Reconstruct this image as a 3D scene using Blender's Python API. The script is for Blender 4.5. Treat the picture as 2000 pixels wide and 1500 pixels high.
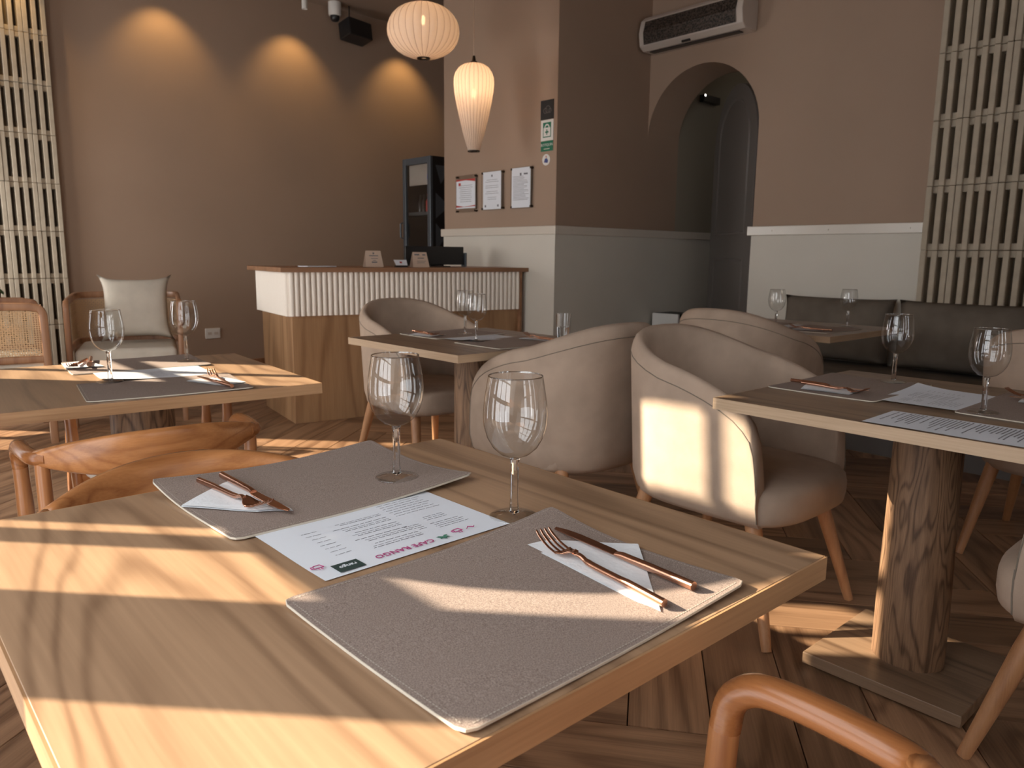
import bpy, bmesh, math, random
from mathutils import Vector, Matrix
random.seed(7)
PI = math.pi
for o in list(bpy.data.objects): bpy.data.objects.remove(o)
C = bpy.context.scene.collection
S = bpy.context.scene

# ------------------------------------------------------------------ camera
cam_d = bpy.data.cameras.new('camera'); cam = bpy.data.objects.new('camera', cam_d); C.objects.link(cam)
cam_d.sensor_width = 36.0; cam_d.lens = 1480.0/2000.0*36.0
XR = Vector((0.74630317, -0.66553105, 0.0)); FW = Vector((0.65764583, 0.73497802, -0.16525516))
XR.z = 0.010; FW.normalize(); XR = (XR - FW*XR.dot(FW)).normalized(); UPV = XR.cross(FW)
M = Matrix((XR, UPV, -FW)).transposed().to_4x4(); M.translation = Vector((0, 0, 1.11))
cam.matrix_world = M
cam_d.clip_start = 0.02
cam_d.dof.use_dof = True; cam_d.dof.focus_distance = 1.15; cam_d.dof.aperture_fstop = 11
S.camera = cam
# ------------------------------------------------------------------ world, sun, exposure
S.view_settings.view_transform = 'Standard'; S.view_settings.look = 'None'
S.view_settings.gamma = 1; S.view_settings.use_curve_mapping = False
S.view_settings.exposure = 0.0
w = bpy.data.worlds.new('sky'); S.world = w; w.use_nodes = True
bg = w.node_tree.nodes['Background']; bg.inputs[0].default_value = (0.93, 0.96, 1.0, 1); bg.inputs[1].default_value = 4.6
sd = bpy.data.lights.new('sun', 'SUN'); sd.energy = 17.5; sd.color = (1.0, 0.86, 0.66); sd.angle = math.radians(0.55)
sun = bpy.data.objects.new('sun', sd); C.objects.link(sun)
SUNV = Vector((0.682, -0.731, -0.51)).normalized()
sun.rotation_euler = SUNV.to_track_quat('-Z', 'Y').to_euler()
sun.location = (-3, 5, 4)
def area(name, loc, direction, sx, sy, energy, col):
    a = bpy.data.lights.new(name, 'AREA'); a.shape = 'RECTANGLE'; a.size = sx; a.size_y = sy; a.energy = energy; a.color = col
    o = bpy.data.objects.new(name, a); C.objects.link(o); o.location = loc
    o.rotation_euler = Vector(direction).to_track_quat('-Z', 'Z').to_euler(); return o
# area lights added just inside the windows to strengthen the sky's daylight
area('daylight_fill_behind', (1.5, -1.93, 1.6), (0, 1, -0.10), 2.6, 2.2, 1.5, (1.0, 0.96, 0.90))
area('daylight_fill_left', (-0.46, 0.72, 1.5), (1, 0.25, -0.25), 1.1, 2.0, 5, (1.0, 0.97, 0.92))
area('daylight_fill_left_middle', (-0.46, 3.77, 1.4), (1, 0.9, -0.05), 0.55, 2.0, 34, (1.0, 0.97, 0.92))
area('daylight_fill_left_far', (-0.46, 6.6, 1.4), (1, 0.15, -0.05), 0.6, 2.0, 50, (1.0, 0.97, 0.92))

# ------------------------------------------------------------------ materials
def new_mat(name):
    m = bpy.data.materials.new(name); m.use_nodes = True
    nt = m.node_tree; b = nt.nodes['Principled BSDF']; return m, nt, b
def N(nt, t, **kw):
    n = nt.nodes.new(t)
    for k, v in kw.items():
        if hasattr(n, k): setattr(n, k, v)
        else: n.inputs[k].default_value = v
    return n
def plain(name, col, rough=0.5, metal=0.0, spec=0.5, bump=0.0, bscale=200, var=0.0, vscale=6):
    m, nt, b = new_mat(name)
    b.inputs['Base Color'].default_value = (*col, 1); b.inputs['Roughness'].default_value = rough
    b.inputs['Metallic'].default_value = metal; b.inputs['Specular IOR Level'].default_value = spec
    tc = N(nt, 'ShaderNodeTexCoord')
    if var:
        n = N(nt, 'ShaderNodeTexNoise'); n.inputs['Scale'].default_value = vscale; n.inputs['Detail'].default_value = 5
        nt.links.new(tc.outputs['Object'], n.inputs['Vector'])
        r = N(nt, 'ShaderNodeValToRGB'); r.color_ramp.elements[0].position = 0.3; r.color_ramp.elements[1].position = 0.7
        r.color_ramp.elements[0].color = (*[c*(1-var) for c in col], 1); r.color_ramp.elements[1].color = (*[min(1, c*(1+var)) for c in col], 1)
        nt.links.new(n.outputs[0], r.inputs[0]); nt.links.new(r.outputs[0], b.inputs['Base Color'])
    if bump:
        n = N(nt, 'ShaderNodeTexNoise'); n.inputs['Scale'].default_value = bscale; n.inputs['Detail'].default_value = 3
        nt.links.new(tc.outputs['Object'], n.inputs['Vector'])
        bp = N(nt, 'ShaderNodeBump'); bp.inputs['Strength'].default_value = bump; bp.inputs['Distance'].default_value = 0.002
        nt.links.new(n.outputs[0], bp.inputs['Height']); nt.links.new(bp.outputs[0], b.inputs['Normal'])
    return m
def wood(name, light, dark, axis='y', s=1.0, rings=9.0, rough=0.42, fine=0.5, stretch=7.0, rnd=0.0, contrast=1.0, bump=0.15):
    """contour-line grain: stretched noise -> sine rings, plus fine pores along the grain"""
    m, nt, b = new_mat(name); L = nt.links
    tc = N(nt, 'ShaderNodeTexCoord'); mp = N(nt, 'ShaderNodeMapping')
    L.new(tc.outputs['Object'], mp.inputs['Vector'])
    k = {'x': 0, 'y': 1, 'z': 2}[axis]
    sc = [3.2*s]*3; sc[k] = 3.2*s/stretch; mp.inputs['Scale'].default_value = sc
    oi = N(nt, 'ShaderNodeObjectInfo')
    cx = N(nt, 'ShaderNodeCombineXYZ')
    mul = N(nt, 'ShaderNodeMath', operation='MULTIPLY'); mul.inputs[1].default_value = 37.0
    L.new(oi.outputs['Random'], mul.inputs[0])
    for i in range(3): L.new(mul.outputs[0], cx.inputs[i])
    L.new(cx.outputs[0], mp.inputs['Location'])
    n1 = N(nt, 'ShaderNodeTexNoise'); n1.inputs['Scale'].default_value = 1.0; n1.inputs['Detail'].default_value = 2.5; n1.inputs['Roughness'].default_value = 0.45
    n1.inputs['Distortion'].default_value = 0.35
    L.new(mp.outputs[0], n1.inputs['Vector'])
    m1 = N(nt, 'ShaderNodeMath', operation='MULTIPLY'); m1.inputs[1].default_value = rings*2*PI
    L.new(n1.outputs[0], m1.inputs[0])
    sn = N(nt, 'ShaderNodeMath', operation='SINE'); L.new(m1.outputs[0], sn.inputs[0])
    mp2 = N(nt, 'ShaderNodeMapping'); sc2 = [170.0*s]*3; sc2[k] = 5.0*s; mp2.inputs['Scale'].default_value = sc2
    L.new(tc.outputs['Object'], mp2.inputs['Vector']); L.new(cx.outputs[0], mp2.inputs['Location'])
    n2 = N(nt, 'ShaderNodeTexNoise'); n2.inputs['Scale'].default_value = 1.0; n2.inputs['Detail'].default_value = 3
    L.new(mp2.outputs[0], n2.inputs['Vector'])
    mp3 = N(nt, 'ShaderNodeMapping'); sc3 = [22.0*s]*3; sc3[k] = 0.9*s; mp3.inputs['Scale'].default_value = sc3
    L.new(tc.outputs['Object'], mp3.inputs['Vector']); L.new(cx.outputs[0], mp3.inputs['Location'])
    n3 = N(nt, 'ShaderNodeTexNoise'); n3.inputs['Scale'].default_value = 1.0; n3.inputs['Detail'].default_value = 4
    L.new(mp3.outputs[0], n3.inputs['Vector'])
    hs = N(nt, 'ShaderNodeMath', operation='MULTIPLY_ADD'); hs.inputs[1].default_value = 0.5; hs.inputs[2].default_value = 0.5; L.new(sn.outputs[0], hs.inputs[0])
    hp = N(nt, 'ShaderNodeMath', operation='POWER'); hp.inputs[1].default_value = 3.0; L.new(hs.outputs[0], hp.inputs[0])
    a = N(nt, 'ShaderNodeMath', operation='MULTIPLY_ADD'); a.inputs[1].default_value = -0.36*contrast; a.inputs[2].default_value = 0.60
    L.new(hp.outputs[0], a.inputs[0])
    f = N(nt, 'ShaderNodeMath', operation='MULTIPLY_ADD'); f.inputs[1].default_value = fine; f.inputs[2].default_value = -0.5*fine
    L.new(n2.outputs[0], f.inputs[0])
    f3 = N(nt, 'ShaderNodeMath', operation='MULTIPLY_ADD'); f3.inputs[1].default_value = 0.7*contrast; f3.inputs[2].default_value = -0.35*contrast
    L.new(n3.outputs[0], f3.inputs[0])
    s1 = N(nt, 'ShaderNodeMath', operation='ADD'); L.new(a.outputs[0], s1.inputs[0]); L.new(f.outputs[0], s1.inputs[1])
    s2 = N(nt, 'ShaderNodeMath', operation='ADD'); L.new(s1.outputs[0], s2.inputs[0]); L.new(f3.outputs[0], s2.inputs[1])
    r = N(nt, 'ShaderNodeValToRGB'); r.color_ramp.elements[0].position = 0.12; r.color_ramp.elements[1].position = 0.88
    r.color_ramp.elements[0].color = (*dark, 1); r.color_ramp.elements[1].color = (*light, 1)
    L.new(s2.outputs[0], r.inputs[0])
    out = r.outputs[0]
    if rnd:
        hv = N(nt, 'ShaderNodeHueSaturation'); mm = N(nt, 'ShaderNodeMath', operation='MULTIPLY_ADD')
        mm.inputs[1].default_value = rnd; mm.inputs[2].default_value = 1-rnd/2
        L.new(oi.outputs['Random'], mm.inputs[0]); L.new(mm.outputs[0], hv.inputs['Value']); L.new(out, hv.inputs['Color']); out = hv.outputs[0]
    L.new(out, b.inputs['Base Color']); b.inputs['Roughness'].default_value = rough
    bp = N(nt, 'ShaderNodeBump'); bp.inputs['Strength'].default_value = bump; bp.inputs['Distance'].default_value = 0.001
    L.new(n2.outputs[0], bp.inputs['Height']); L.new(bp.outputs[0], b.inputs['Normal'])
    return m
def weave(name, c1, c2, scale=640.0):
    m, nt, b = new_mat(name); L = nt.links
    tc = N(nt, 'ShaderNodeTexCoord')
    mp = N(nt, 'ShaderNodeMapping'); mp.inputs['Scale'].default_value = (scale, scale*2.2, scale); L.new(tc.outputs['Object'], mp.inputs['Vector'])
    n = N(nt, 'ShaderNodeTexNoise'); n.inputs['Scale'].default_value = 1.0; n.inputs['Detail'].default_value = 2; L.new(mp.outputs[0], n.inputs['Vector'])
    mp2 = N(nt, 'ShaderNodeMapping'); mp2.inputs['Scale'].default_value = (scale*1.9, scale*0.7, scale); L.new(tc.outputs['Object'], mp2.inputs['Vector'])
    n2 = N(nt, 'ShaderNodeTexNoise'); n2.inputs['Scale'].default_value = 1.0; n2.inputs['Detail'].default_value = 2; L.new(mp2.outputs[0], n2.inputs['Vector'])
    ad = N(nt, 'ShaderNodeMath', operation='ADD'); L.new(n.outputs[0], ad.inputs[0]); L.new(n2.outputs[0], ad.inputs[1])
    hf = N(nt, 'ShaderNodeMath', operation='MULTIPLY'); hf.inputs[1].default_value = 0.5; L.new(ad.outputs[0], hf.inputs[0])
    r = N(nt, 'ShaderNodeValToRGB'); r.color_ramp.elements[0].position = 0.36; r.color_ramp.elements[1].position = 0.64
    r.color_ramp.elements[0].color = (*c1, 1); r.color_ramp.elements[1].color = (*c2, 1)
    L.new(hf.outputs[0], r.inputs[0]); L.new(r.outputs[0], b.inputs['Base Color']); b.inputs['Roughness'].default_value = 0.75
    bp = N(nt, 'ShaderNodeBump'); bp.inputs['Strength'].default_value = 0.5; bp.inputs['Distance'].default_value = 0.0006
    L.new(hf.outputs[0], bp.inputs['Height']); L.new(bp.outputs[0], b.inputs['Normal'])
    return m
def glassy(name, col=(1, 1, 1), rough=0.0):
    m, nt, b = new_mat(name)
    b.inputs['Base Color'].default_value = (*col, 1); b.inputs['Transmission Weight'].default_value = 1.0
    b.inputs['Roughness'].default_value = rough; b.inputs['IOR'].default_value = 1.47
    return m
def emit(name, col, s):
    m, nt, b = new_mat(name); b.inputs['Base Color'].default_value = (*col, 1)
    b.inputs['Emission Color'].default_value = (*col, 1); b.inputs['Emission Strength'].default_value = s; return m

MT = dict(
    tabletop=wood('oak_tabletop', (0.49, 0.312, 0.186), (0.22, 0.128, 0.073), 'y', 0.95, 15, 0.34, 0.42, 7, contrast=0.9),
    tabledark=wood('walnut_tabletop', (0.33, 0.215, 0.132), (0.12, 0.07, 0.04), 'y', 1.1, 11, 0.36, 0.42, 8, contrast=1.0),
    edge=wood('oak_edging', (0.50, 0.295, 0.150), (0.31, 0.165, 0.078), 'y', 1.3, 4, 0.42, 0.85, 10),
    edge2=wood('pale_oak_edging', (0.60, 0.44, 0.29), (0.42, 0.28, 0.17), 'y', 1.3, 4, 0.42, 0.85, 10),
    column=wood('rough_oak_column', (0.33, 0.190, 0.105), (0.085, 0.043, 0.021), 'z', 3.4, 16, 0.6, 0.8, 6, contrast=1.1, bump=0.6),
    honey=wood('honey_oak', (0.52, 0.228, 0.084), (0.27, 0.10, 0.032), 'x', 1.8, 16, 0.27, 0.45, 5, contrast=0.8),
    honeyy=wood('honey_oak_arm', (0.40, 0.160, 0.055), (0.20, 0.070, 0.022), 'y', 2.2, 12, 0.25, 0.45, 7, contrast=0.8),
    honeyz=wood('honey_oak_leg', (0.46, 0.20, 0.075), (0.25, 0.092, 0.032), 'z', 2.2, 12, 0.30, 0.45, 7, contrast=0.8),
    leg=wood('leg_oak', (0.52, 0.265, 0.125), (0.31, 0.14, 0.06), 'z', 1.8, 4, 0.42, 0.5, 8),
    caneframe=wood('cane_frame_wood', (0.36, 0.18, 0.09), (0.19, 0.085, 0.04), 'z', 1.8, 4, 0.42, 0.5, 8),
    counter=wood('counter_wood', (0.45, 0.27, 0.14), (0.24, 0.125, 0.058), 'z', 1.0, 6, 0.45, 0.5, 7),
    ctop=wood('counter_top_wood', (0.36, 0.19, 0.10), (0.21, 0.10, 0.05), 'x', 1.0, 6, 0.45, 0.5, 7),
    plank=wood('floor_plank', (0.42, 0.245, 0.138), (0.16, 0.080, 0.040), 'x', 1.3, 9, 0.42, 0.6, 7, rnd=0.5, contrast=1.1, bump=0.3),
    joint=plain('floor_joint', (0.03, 0.02, 0.014), 0.9),
    fabric=plain('taupe_velvet', (0.45, 0.342, 0.262), 0.85, 0, 0.2, 0.25, 500, 0.10, 9),
    fabricseam=plain('taupe_seam', (0.20, 0.165, 0.13), 0.9),
    cream=plain('cream_linen', (0.50, 0.45, 0.38), 0.9, 0, 0.2, 0.3, 400, 0.06, 12),
    seatwhite=plain('white_leather', (0.82, 0.80, 0.76), 0.55, 0, 0.4, 0.1, 300),
    bench=plain('dark_taupe_fabric', (0.15, 0.125, 0.10), 0.9, 0, 0.2, 0.3, 300, 0.15, 8),
    wall=plain('clay_paint', (0.360, 0.254, 0.186), 0.7, 0, 0.25, 0.15, 60, 0.04, 1.3),
    wains=plain('offwhite_paint', (0.63, 0.59, 0.515), 0.55, 0, 0.35, 0.1, 60, 0.03, 2),
    rail=plain('rail_satin', (0.62, 0.56, 0.48), 0.28, 0, 0.6),
    corr=plain('corridor_paint', (0.30, 0.265, 0.21), 0.7, 0, 0.2),
    ceil=plain('ceiling_paint', (0.30, 0.215, 0.16), 0.8, 0, 0.2),
    block=plain('painted_block', (0.44, 0.375, 0.29), 0.8, 0, 0.2, 0.5, 90, 0.08, 14),
    blockback=plain('dark_block_back', (0.10, 0.075, 0.05), 0.9),
    white=plain('white_plastic', (0.72, 0.70, 0.66), 0.4),
    offwhite=plain('appliance_offwhite', (0.55, 0.48, 0.42), 0.4),
    flute=plain('white_flute', (0.84, 0.77, 0.68), 0.5),
    black=plain('black_plastic', (0.012, 0.012, 0.013), 0.4),
    darkmetal=plain('dark_metal', (0.05, 0.035, 0.025), 0.4, 0.8),
    grey=plain('grey_metal', (0.10, 0.115, 0.13), 0.35, 0.3),
    door=plain('door_grey', (0.13, 0.115, 0.105), 0.45),
    copper=plain('copper', (0.62, 0.34, 0.23), 0.22, 1.0),
    mat=weave('placemat_weave', (0.165, 0.118, 0.098), (0.40, 0.320, 0.275)),
    matedge=plain('placemat_backing', (0.60, 0.54, 0.44), 0.7),
    stitch=plain('stitch_thread', (0.50, 0.44, 0.37), 0.8),
    paper=plain('paper', (0.74, 0.77, 0.82), 0.7, 0, 0.2, 0.1, 30),
    napkin=plain('napkin', (0.80, 0.82, 0.84), 0.85, 0, 0.1, 0.5, 120),
    ink=plain('ink', (0.16, 0.16, 0.18), 0.8), magenta=plain('magenta_ink', (0.40, 0.04, 0.17), 0.8),
    greenink=plain('green_ink', (0.05, 0.20, 0.13), 0.8), darkbox=plain('dark_green_ink', (0.03, 0.055, 0.05), 0.6),
    red=plain('red_ink', (0.45, 0.05, 0.04), 0.7), green=plain('sign_green', (0.0, 0.14, 0.07), 0.5), blue=plain('blue_ink', (0.05, 0.07, 0.22), 0.7),
    glass=glassy('clear_glass'), acrylic=glassy('acrylic', (0.97, 0.98, 0.97)),
    leaf=plain('leaf_green', (0.03, 0.09, 0.03), 0.35, 0, 0.5, 0, 1, 0.2, 20), soil=plain('soil', (0.05, 0.035, 0.02), 0.95), pot=plain('clay_pot', (0.5, 0.46, 0.4), 0.7),
    cane=plain('cane', (0.50, 0.33, 0.18), 0.6), frame=plain('window_frame', (0.62, 0.6, 0.56), 0.45),
    ext=plain('outside_render', (0.5, 0.48, 0.44), 0.9), beige=plain('card', (0.62, 0.47, 0.36), 0.7),
)
# water for the tumbler
def thin_glass():
    m, nt, b = new_mat('thin_glass'); L = nt.links; out = nt.nodes['Material Output']
    lw = N(nt, 'ShaderNodeLayerWeight'); lw.inputs[0].default_value = 0.5
    r = N(nt, 'ShaderNodeValToRGB'); r.color_ramp.elements[0].position = 0.72; r.color_ramp.elements[1].position = 1.0
    r.color_ramp.elements[0].color = (0.96, 0.965, 0.96, 1); r.color_ramp.elements[1].color = (0.42, 0.39, 0.36, 1)
    L.new(lw.outputs['Facing'], r.inputs[0])
    t = N(nt, 'ShaderNodeBsdfTransparent'); L.new(r.outputs[0], t.inputs[0])
    gl = N(nt, 'ShaderNodeBsdfGlossy'); gl.inputs['Roughness'].default_value = 0.01
    pw = N(nt, 'ShaderNodeMath', operation='POWER'); pw.inputs[1].default_value = 4.0; L.new(lw.outputs['Facing'], pw.inputs[0])
    mx = N(nt, 'ShaderNodeMath', operation='MULTIPLY_ADD'); mx.inputs[1].default_value = 0.75; mx.inputs[2].default_value = 0.10; L.new(pw.outputs[0], mx.inputs[0]); mx.use_clamp = True
    ms = N(nt, 'ShaderNodeMixShader'); L.new(mx.outputs[0], ms.inputs[0]); L.new(t.outputs[0], ms.inputs[1]); L.new(gl.outputs[0], ms.inputs[2])
    L.new(ms.outputs[0], out.inputs['Surface']); return m
MT['thin'] = thin_glass()
MT['water'] = glassy('water', (0.97, 0.99, 1.0)); MT['water'].node_tree.nodes['Principled BSDF'].inputs['IOR'].default_value = 1.33
def grille_mat():
    m, nt, b = new_mat('black_mesh_grille'); L = nt.links
    tc = N(nt, 'ShaderNodeTexCoord'); v = N(nt, 'ShaderNodeTexVoronoi'); v.inputs['Scale'].default_value = 75
    L.new(tc.outputs['Object'], v.inputs['Vector'])
    r = N(nt, 'ShaderNodeValToRGB'); r.color_ramp.elements[0].position = 0.35; r.color_ramp.elements[1].position = 0.55
    r.color_ramp.elements[0].color = (0.01, 0.01, 0.01, 1); r.color_ramp.elements[1].color = (0.10, 0.075, 0.06, 1)
    L.new(v.outputs['Distance'], r.inputs[0]); L.new(r.outputs[0], b.inputs['Base Color']); b.inputs['Roughness'].default_value = 0.5; return m
MT['grille'] = grille_mat()
def shade_mat():
    m, nt, b = new_mat('silk_shade'); L = nt.links
    out = nt.nodes['Material Output']
    d = N(nt, 'ShaderNodeBsdfDiffuse'); d.inputs[0].default_value = (0.80, 0.73, 0.64, 1)
    t = N(nt, 'ShaderNodeBsdfTranslucent'); t.inputs[0].default_value = (0.90, 0.74, 0.60, 1)
    tr = N(nt, 'ShaderNodeBsdfTransparent')
    m1 = N(nt, 'ShaderNodeMixShader'); m1.inputs[0].default_value = 0.45; L.new(d.outputs[0], m1.inputs[1]); L.new(t.outputs[0], m1.inputs[2])
    m2 = N(nt, 'ShaderNodeMixShader'); m2.inputs[0].default_value = 0.07; L.new(m1.outputs[0], m2.inputs[1]); L.new(tr.outputs[0], m2.inputs[2])
    L.new(m2.outputs[0], out.inputs['Surface']); return m
MT['shade'] = shade_mat()
MT['bulb'] = emit('warm_bulb', (1.0, 0.60, 0.28), 14); MT['ember'] = emit('candle_flame', (1.0, 0.35, 0.08), 3.0)
MT['led'] = emit('blue_display', (0.03, 0.05, 0.6), 0.6); MT['wled'] = emit('white_led', (1, 0.95, 0.85), 4)

# ------------------------------------------------------------------ mesh builder
class MB:
    def __init__(s): s.v = []; s.f = []
    def add(s, vs, fs, M=None):
        n = len(s.v)
        s.v += [tuple(M @ Vector(v)) if M else tuple(v) for v in vs]; s.f += [tuple(i+n for i in f) for f in fs]; return s
    def box(s, x0, x1, y0, y1, z0, z1, M=None):
        vs = [(x, y, z) for z in (z0, z1) for y in (y0, y1) for x in (x0, x1)]
        return s.add(vs, [(0, 2, 3, 1), (4, 5, 7, 6), (0, 1, 5, 4), (2, 6, 7, 3), (0, 4, 6, 2), (1, 3, 7, 5)], M)
    def quad(s, pts): return s.add(pts, [tuple(range(len(pts)))])
    def lathe(s, prof, seg=24, c=(0, 0), M=None, mod=None, cap=True):
        vs = []; fs = []
        for r, z in prof:
            for i in range(seg):
                a = 2*PI*i/seg; rr = r*(mod(a, z) if mod else 1)
                vs.append((c[0]+rr*math.cos(a), c[1]+rr*math.sin(a), z))
        for j in range(len(prof)-1):
            for i in range(seg):
                k = (i+1) % seg; fs.append((j*seg+i, j*seg+k, (j+1)*seg+k, (j+1)*seg+i))
        if cap:
            fs.append(tuple(reversed(range(seg)))); n = (len(prof)-1)*seg; fs.append(tuple(range(n, n+seg)))
        return s.add(vs, fs, M)
    def tube(s, pts, rad, seg=10, cap=True, sq=None):
        pts = [Vector(p) for p in pts]; n = len(pts)
        if not isinstance(rad, list): rad = [rad]*n
        T = [(pts[min(i+1, n-1)]-pts[max(i-1, 0)]).normalized() for i in range(n)]
        up = Vector((0, 0, 1)) if abs(T[0].z) < 0.9 else Vector((0, 1, 0))
        u = T[0].cross(up).normalized(); vs = []; fs = []
        for i in range(n):
            u = (u - T[i]*u.dot(T[i])).normalized(); v = T[i].cross(u)
            r = rad[i]; ru, rv = (r if isinstance(r, (tuple, list)) else (r, r))
            for k in range(seg):
                a = 2*PI*k/seg + (PI/seg if sq else 0)
                ca, sa = math.cos(a), math.sin(a)
                if sq: ca = math.copysign(abs(ca)**sq, ca); sa = math.copysign(abs(sa)**sq, sa)
                vs.append(tuple(pts[i]+u*ru*ca+v*rv*sa))
        for i in range(n-1):
            for k in range(seg):
                l = (k+1) % seg; fs.append((i*seg+k, i*seg+l, (i+1)*seg+l, (i+1)*seg+k))
        if cap: fs.append(tuple(reversed(range(seg)))); fs.append(tuple(range((n-1)*seg, n*seg)))
        return s.add(vs, fs)
    def prism(s, poly, z0, z1, M=None):
        n = len(poly); vs = [(x, y, z0) for x, y in poly]+[(x, y, z1) for x, y in poly]
        fs = [tuple(reversed(range(n))), tuple(range(n, 2*n))]+[(i, (i+1) % n, n+(i+1) % n, n+i) for i in range(n)]
        return s.add(vs, fs, M)
    def grid(s, rows, closed=False):
        m = len(rows[0]); vs = [p for r in rows for p in r]; fs = []
        for j in range(len(rows)-1):
            for i in range(m if closed else m-1):
                k = (i+1) % m; fs.append((j*m+i, j*m+k, (j+1)*m+k, (j+1)*m+i))
        return s.add(vs, fs)
    def build(s, name, mat, parent=None, smooth=False, bevel=0, seg=2, sub=0, ang=40, kind=None, label=None):
        me = bpy.data.meshes.new(name); me.from_pydata(s.v, [], s.f)
        bm = bmesh.new(); bm.from_mesh(me); bmesh.ops.recalc_face_normals(bm, faces=bm.faces); bm.to_mesh(me); bm.free()
        me.materials.append(MT[mat] if isinstance(mat, str) else mat)
        if smooth:
            me.polygons.foreach_set('use_smooth', [True]*len(me.polygons))
            me.set_sharp_from_angle(angle=math.radians(ang))
        o = bpy.data.objects.new(name, me); C.objects.link(o)
        if parent: o.parent = parent
        if bevel:
            b = o.modifiers.new('bevel', 'BEVEL'); b.width = bevel; b.segments = seg; b.limit_method = 'ANGLE'; b.angle_limit = math.radians(35)
            if not smooth: me.polygons.foreach_set('use_smooth', [True]*len(me.polygons)); me.set_sharp_from_angle(angle=math.radians(50)) if False else None
            if not smooth: me.polygons.foreach_set('use_smooth', [False]*len(me.polygons))
        if sub: q = o.modifiers.new('sub', 'SUBSURF'); q.levels = sub; q.render_levels = sub
        if kind: o['kind'] = kind
        if label: o['label'] = label
        return o
def tag(o, label, cat, group=None):
    o['label'] = label; o['category'] = cat
    if group: o['group'] = group
    return o
def thing(name, label, cat, loc=(0, 0, 0), rz=0.0, group=None):
    o = bpy.data.objects.new(name, None); C.objects.link(o); o.location = loc; o.rotation_euler = (0, 0, rz)
    o.empty_display_size = 0.1
    return tag(o, label, cat, group)
def st(o): o['kind'] = 'structure'; return o
KIDS = {}
def dup(root, loc, rz, label, group=None, rot=None):
    def cp(o, par):
        c = o.copy(); C.objects.link(c)
        if par: c.parent = par
        for ch in [x for x in SNAP if x.parent == o]: cp(ch, c)
        return c
    SNAP = list(root.children_recursive)
    r = cp(root, None); r.location = loc; r.rotation_euler = rot if rot else (0, 0, rz); r['label'] = label
    if group: r['group'] = group
    return r
def bez(pts, n=8):
    """Catmull-Rom through points"""
    P = [Vector(p) for p in pts]; P = [P[0]*2-P[1]]+P+[P[-1]*2-P[-2]]; out = []
    for i in range(1, len(P)-2):
        for k in range(n):
            t = k/n; a, b, c, d = P[i-1:i+3]
            out.append(0.5*((2*b)+(c-a)*t+(2*a-5*b+4*c-d)*t*t+(3*b-a-3*c+d)*t**3))
    out.append(P[-2]); return out
def text(body, size, mat, parent, M, name='lettering', ext=0.0002, align='CENTER'):
    cu = bpy.data.curves.new('t', 'FONT'); cu.body = body; cu.size = size; cu.align_x = align; cu.align_y = 'CENTER'; cu.extrude = ext; cu.resolution_u = 2
    t = bpy.data.objects.new('t', cu); C.objects.link(t); bpy.context.view_layer.update()
    me = bpy.data.meshes.new_from_object(t); bpy.data.objects.remove(t); me.name = name
    me.transform(M); me.materials.clear(); me.materials.append(MT[mat])
    o = bpy.data.objects.new(name, me); C.objects.link(o); o.parent = parent; return o

# ================================================================== THE SETTING
YB, XP, YP, XA, ZC = 7.2, 4.007, 4.02, 5.04, 3.9
fl = st(MB().box(-0.75, 7.4, -2.3, 7.45, -0.16, -0.014).build('floor', 'joint'))
# herringbone planks
Lp, Wp, th = 1.0, 0.2, math.radians(38)
R2 = Matrix.Rotation(th, 4, 'Z'); off = (1.69, -0.187)
g = 0.0016
pm = None
def plank(cx, cy, vert):
    global pm
    c = R2 @ Vector((cx+off[0], cy+off[1], 0))
    if not (-0.45 < c.x < 5.6 and -0.6 < c.y < 7.1): return
    if c.x > 4.1 and c.y > 4.1: return
    if c.y < 1.0-0.2*c.x and c.x < 0.3: return
    if pm is None:
        o = MB().box(-Lp/2+g, Lp/2-g, -Wp/2+g, Wp/2-g, -0.014, 0).build('plank', 'plank', fl, bevel=0.0014, seg=1)
        pm = o
    else:
        o = pm.copy(); C.objects.link(o); o.parent = fl
    o.location = (c.x, c.y, 0); o.rotation_euler = (0, 0, th+(PI/2 if vert else 0)+(PI if random.random() < .5 else 0))
for i in range(-30, 50):
    for j in range(-8, 9):
        bx, by = i*Wp+j*Lp, i*Wp-j*Lp
        plank(bx+Lp/2, by+Wp/2, False); plank(bx+Lp+Wp/2, by+Wp-Lp/2, True)

st(MB().box(-0.75, 7.4, -2.3, 7.45, ZC, ZC+0.15).build('ceiling', 'ceil'))
st(MB().box(-0.5, 6.0, 6.45, 7.2, 3.53, ZC).build('ceiling_soffit', 'ceil'))
st(MB().box(-0.75, 6.2, YB, YB+0.2, -0.014, ZC).build('wall_back', 'wall'))
# pier with service side
st(MB().box(XP, 5.45, YP, 5.37, -0.014, ZC).build('wall_pier', 'wall'))
st(MB().box(6.0, 6.2, 5.37, YB, -0.014, ZC).build('wall_service', 'wall'))
st(MB().box(5.45, 6.2, 5.17, 5.37, -0.014, ZC).build('wall_service_side', 'wall'))
# arch wall
arc = [(3.525+0.495*math.cos(a), 2.06+0.495*math.sin(a)) for a in [PI*k/32 for k in range(33)]]
arc = list(reversed(arc))            # from y=3.03 side up to 4.02
poly = [(-2.0, -0.014), (3.03, -0.014)]+arc[0:1]+arc[1:]+[(4.02, ZC), (-2.0, ZC)]
Mx = Matrix(((0, 0, 1, 0), (1, 0, 0, 0), (0, 1, 0, 0), (0, 0, 0, 1)))   # (a,b,c)->(c,a,b)
wr = st(MB().prism(poly, XA, 5.45, Mx).build('wall_right', 'wall'))
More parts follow.
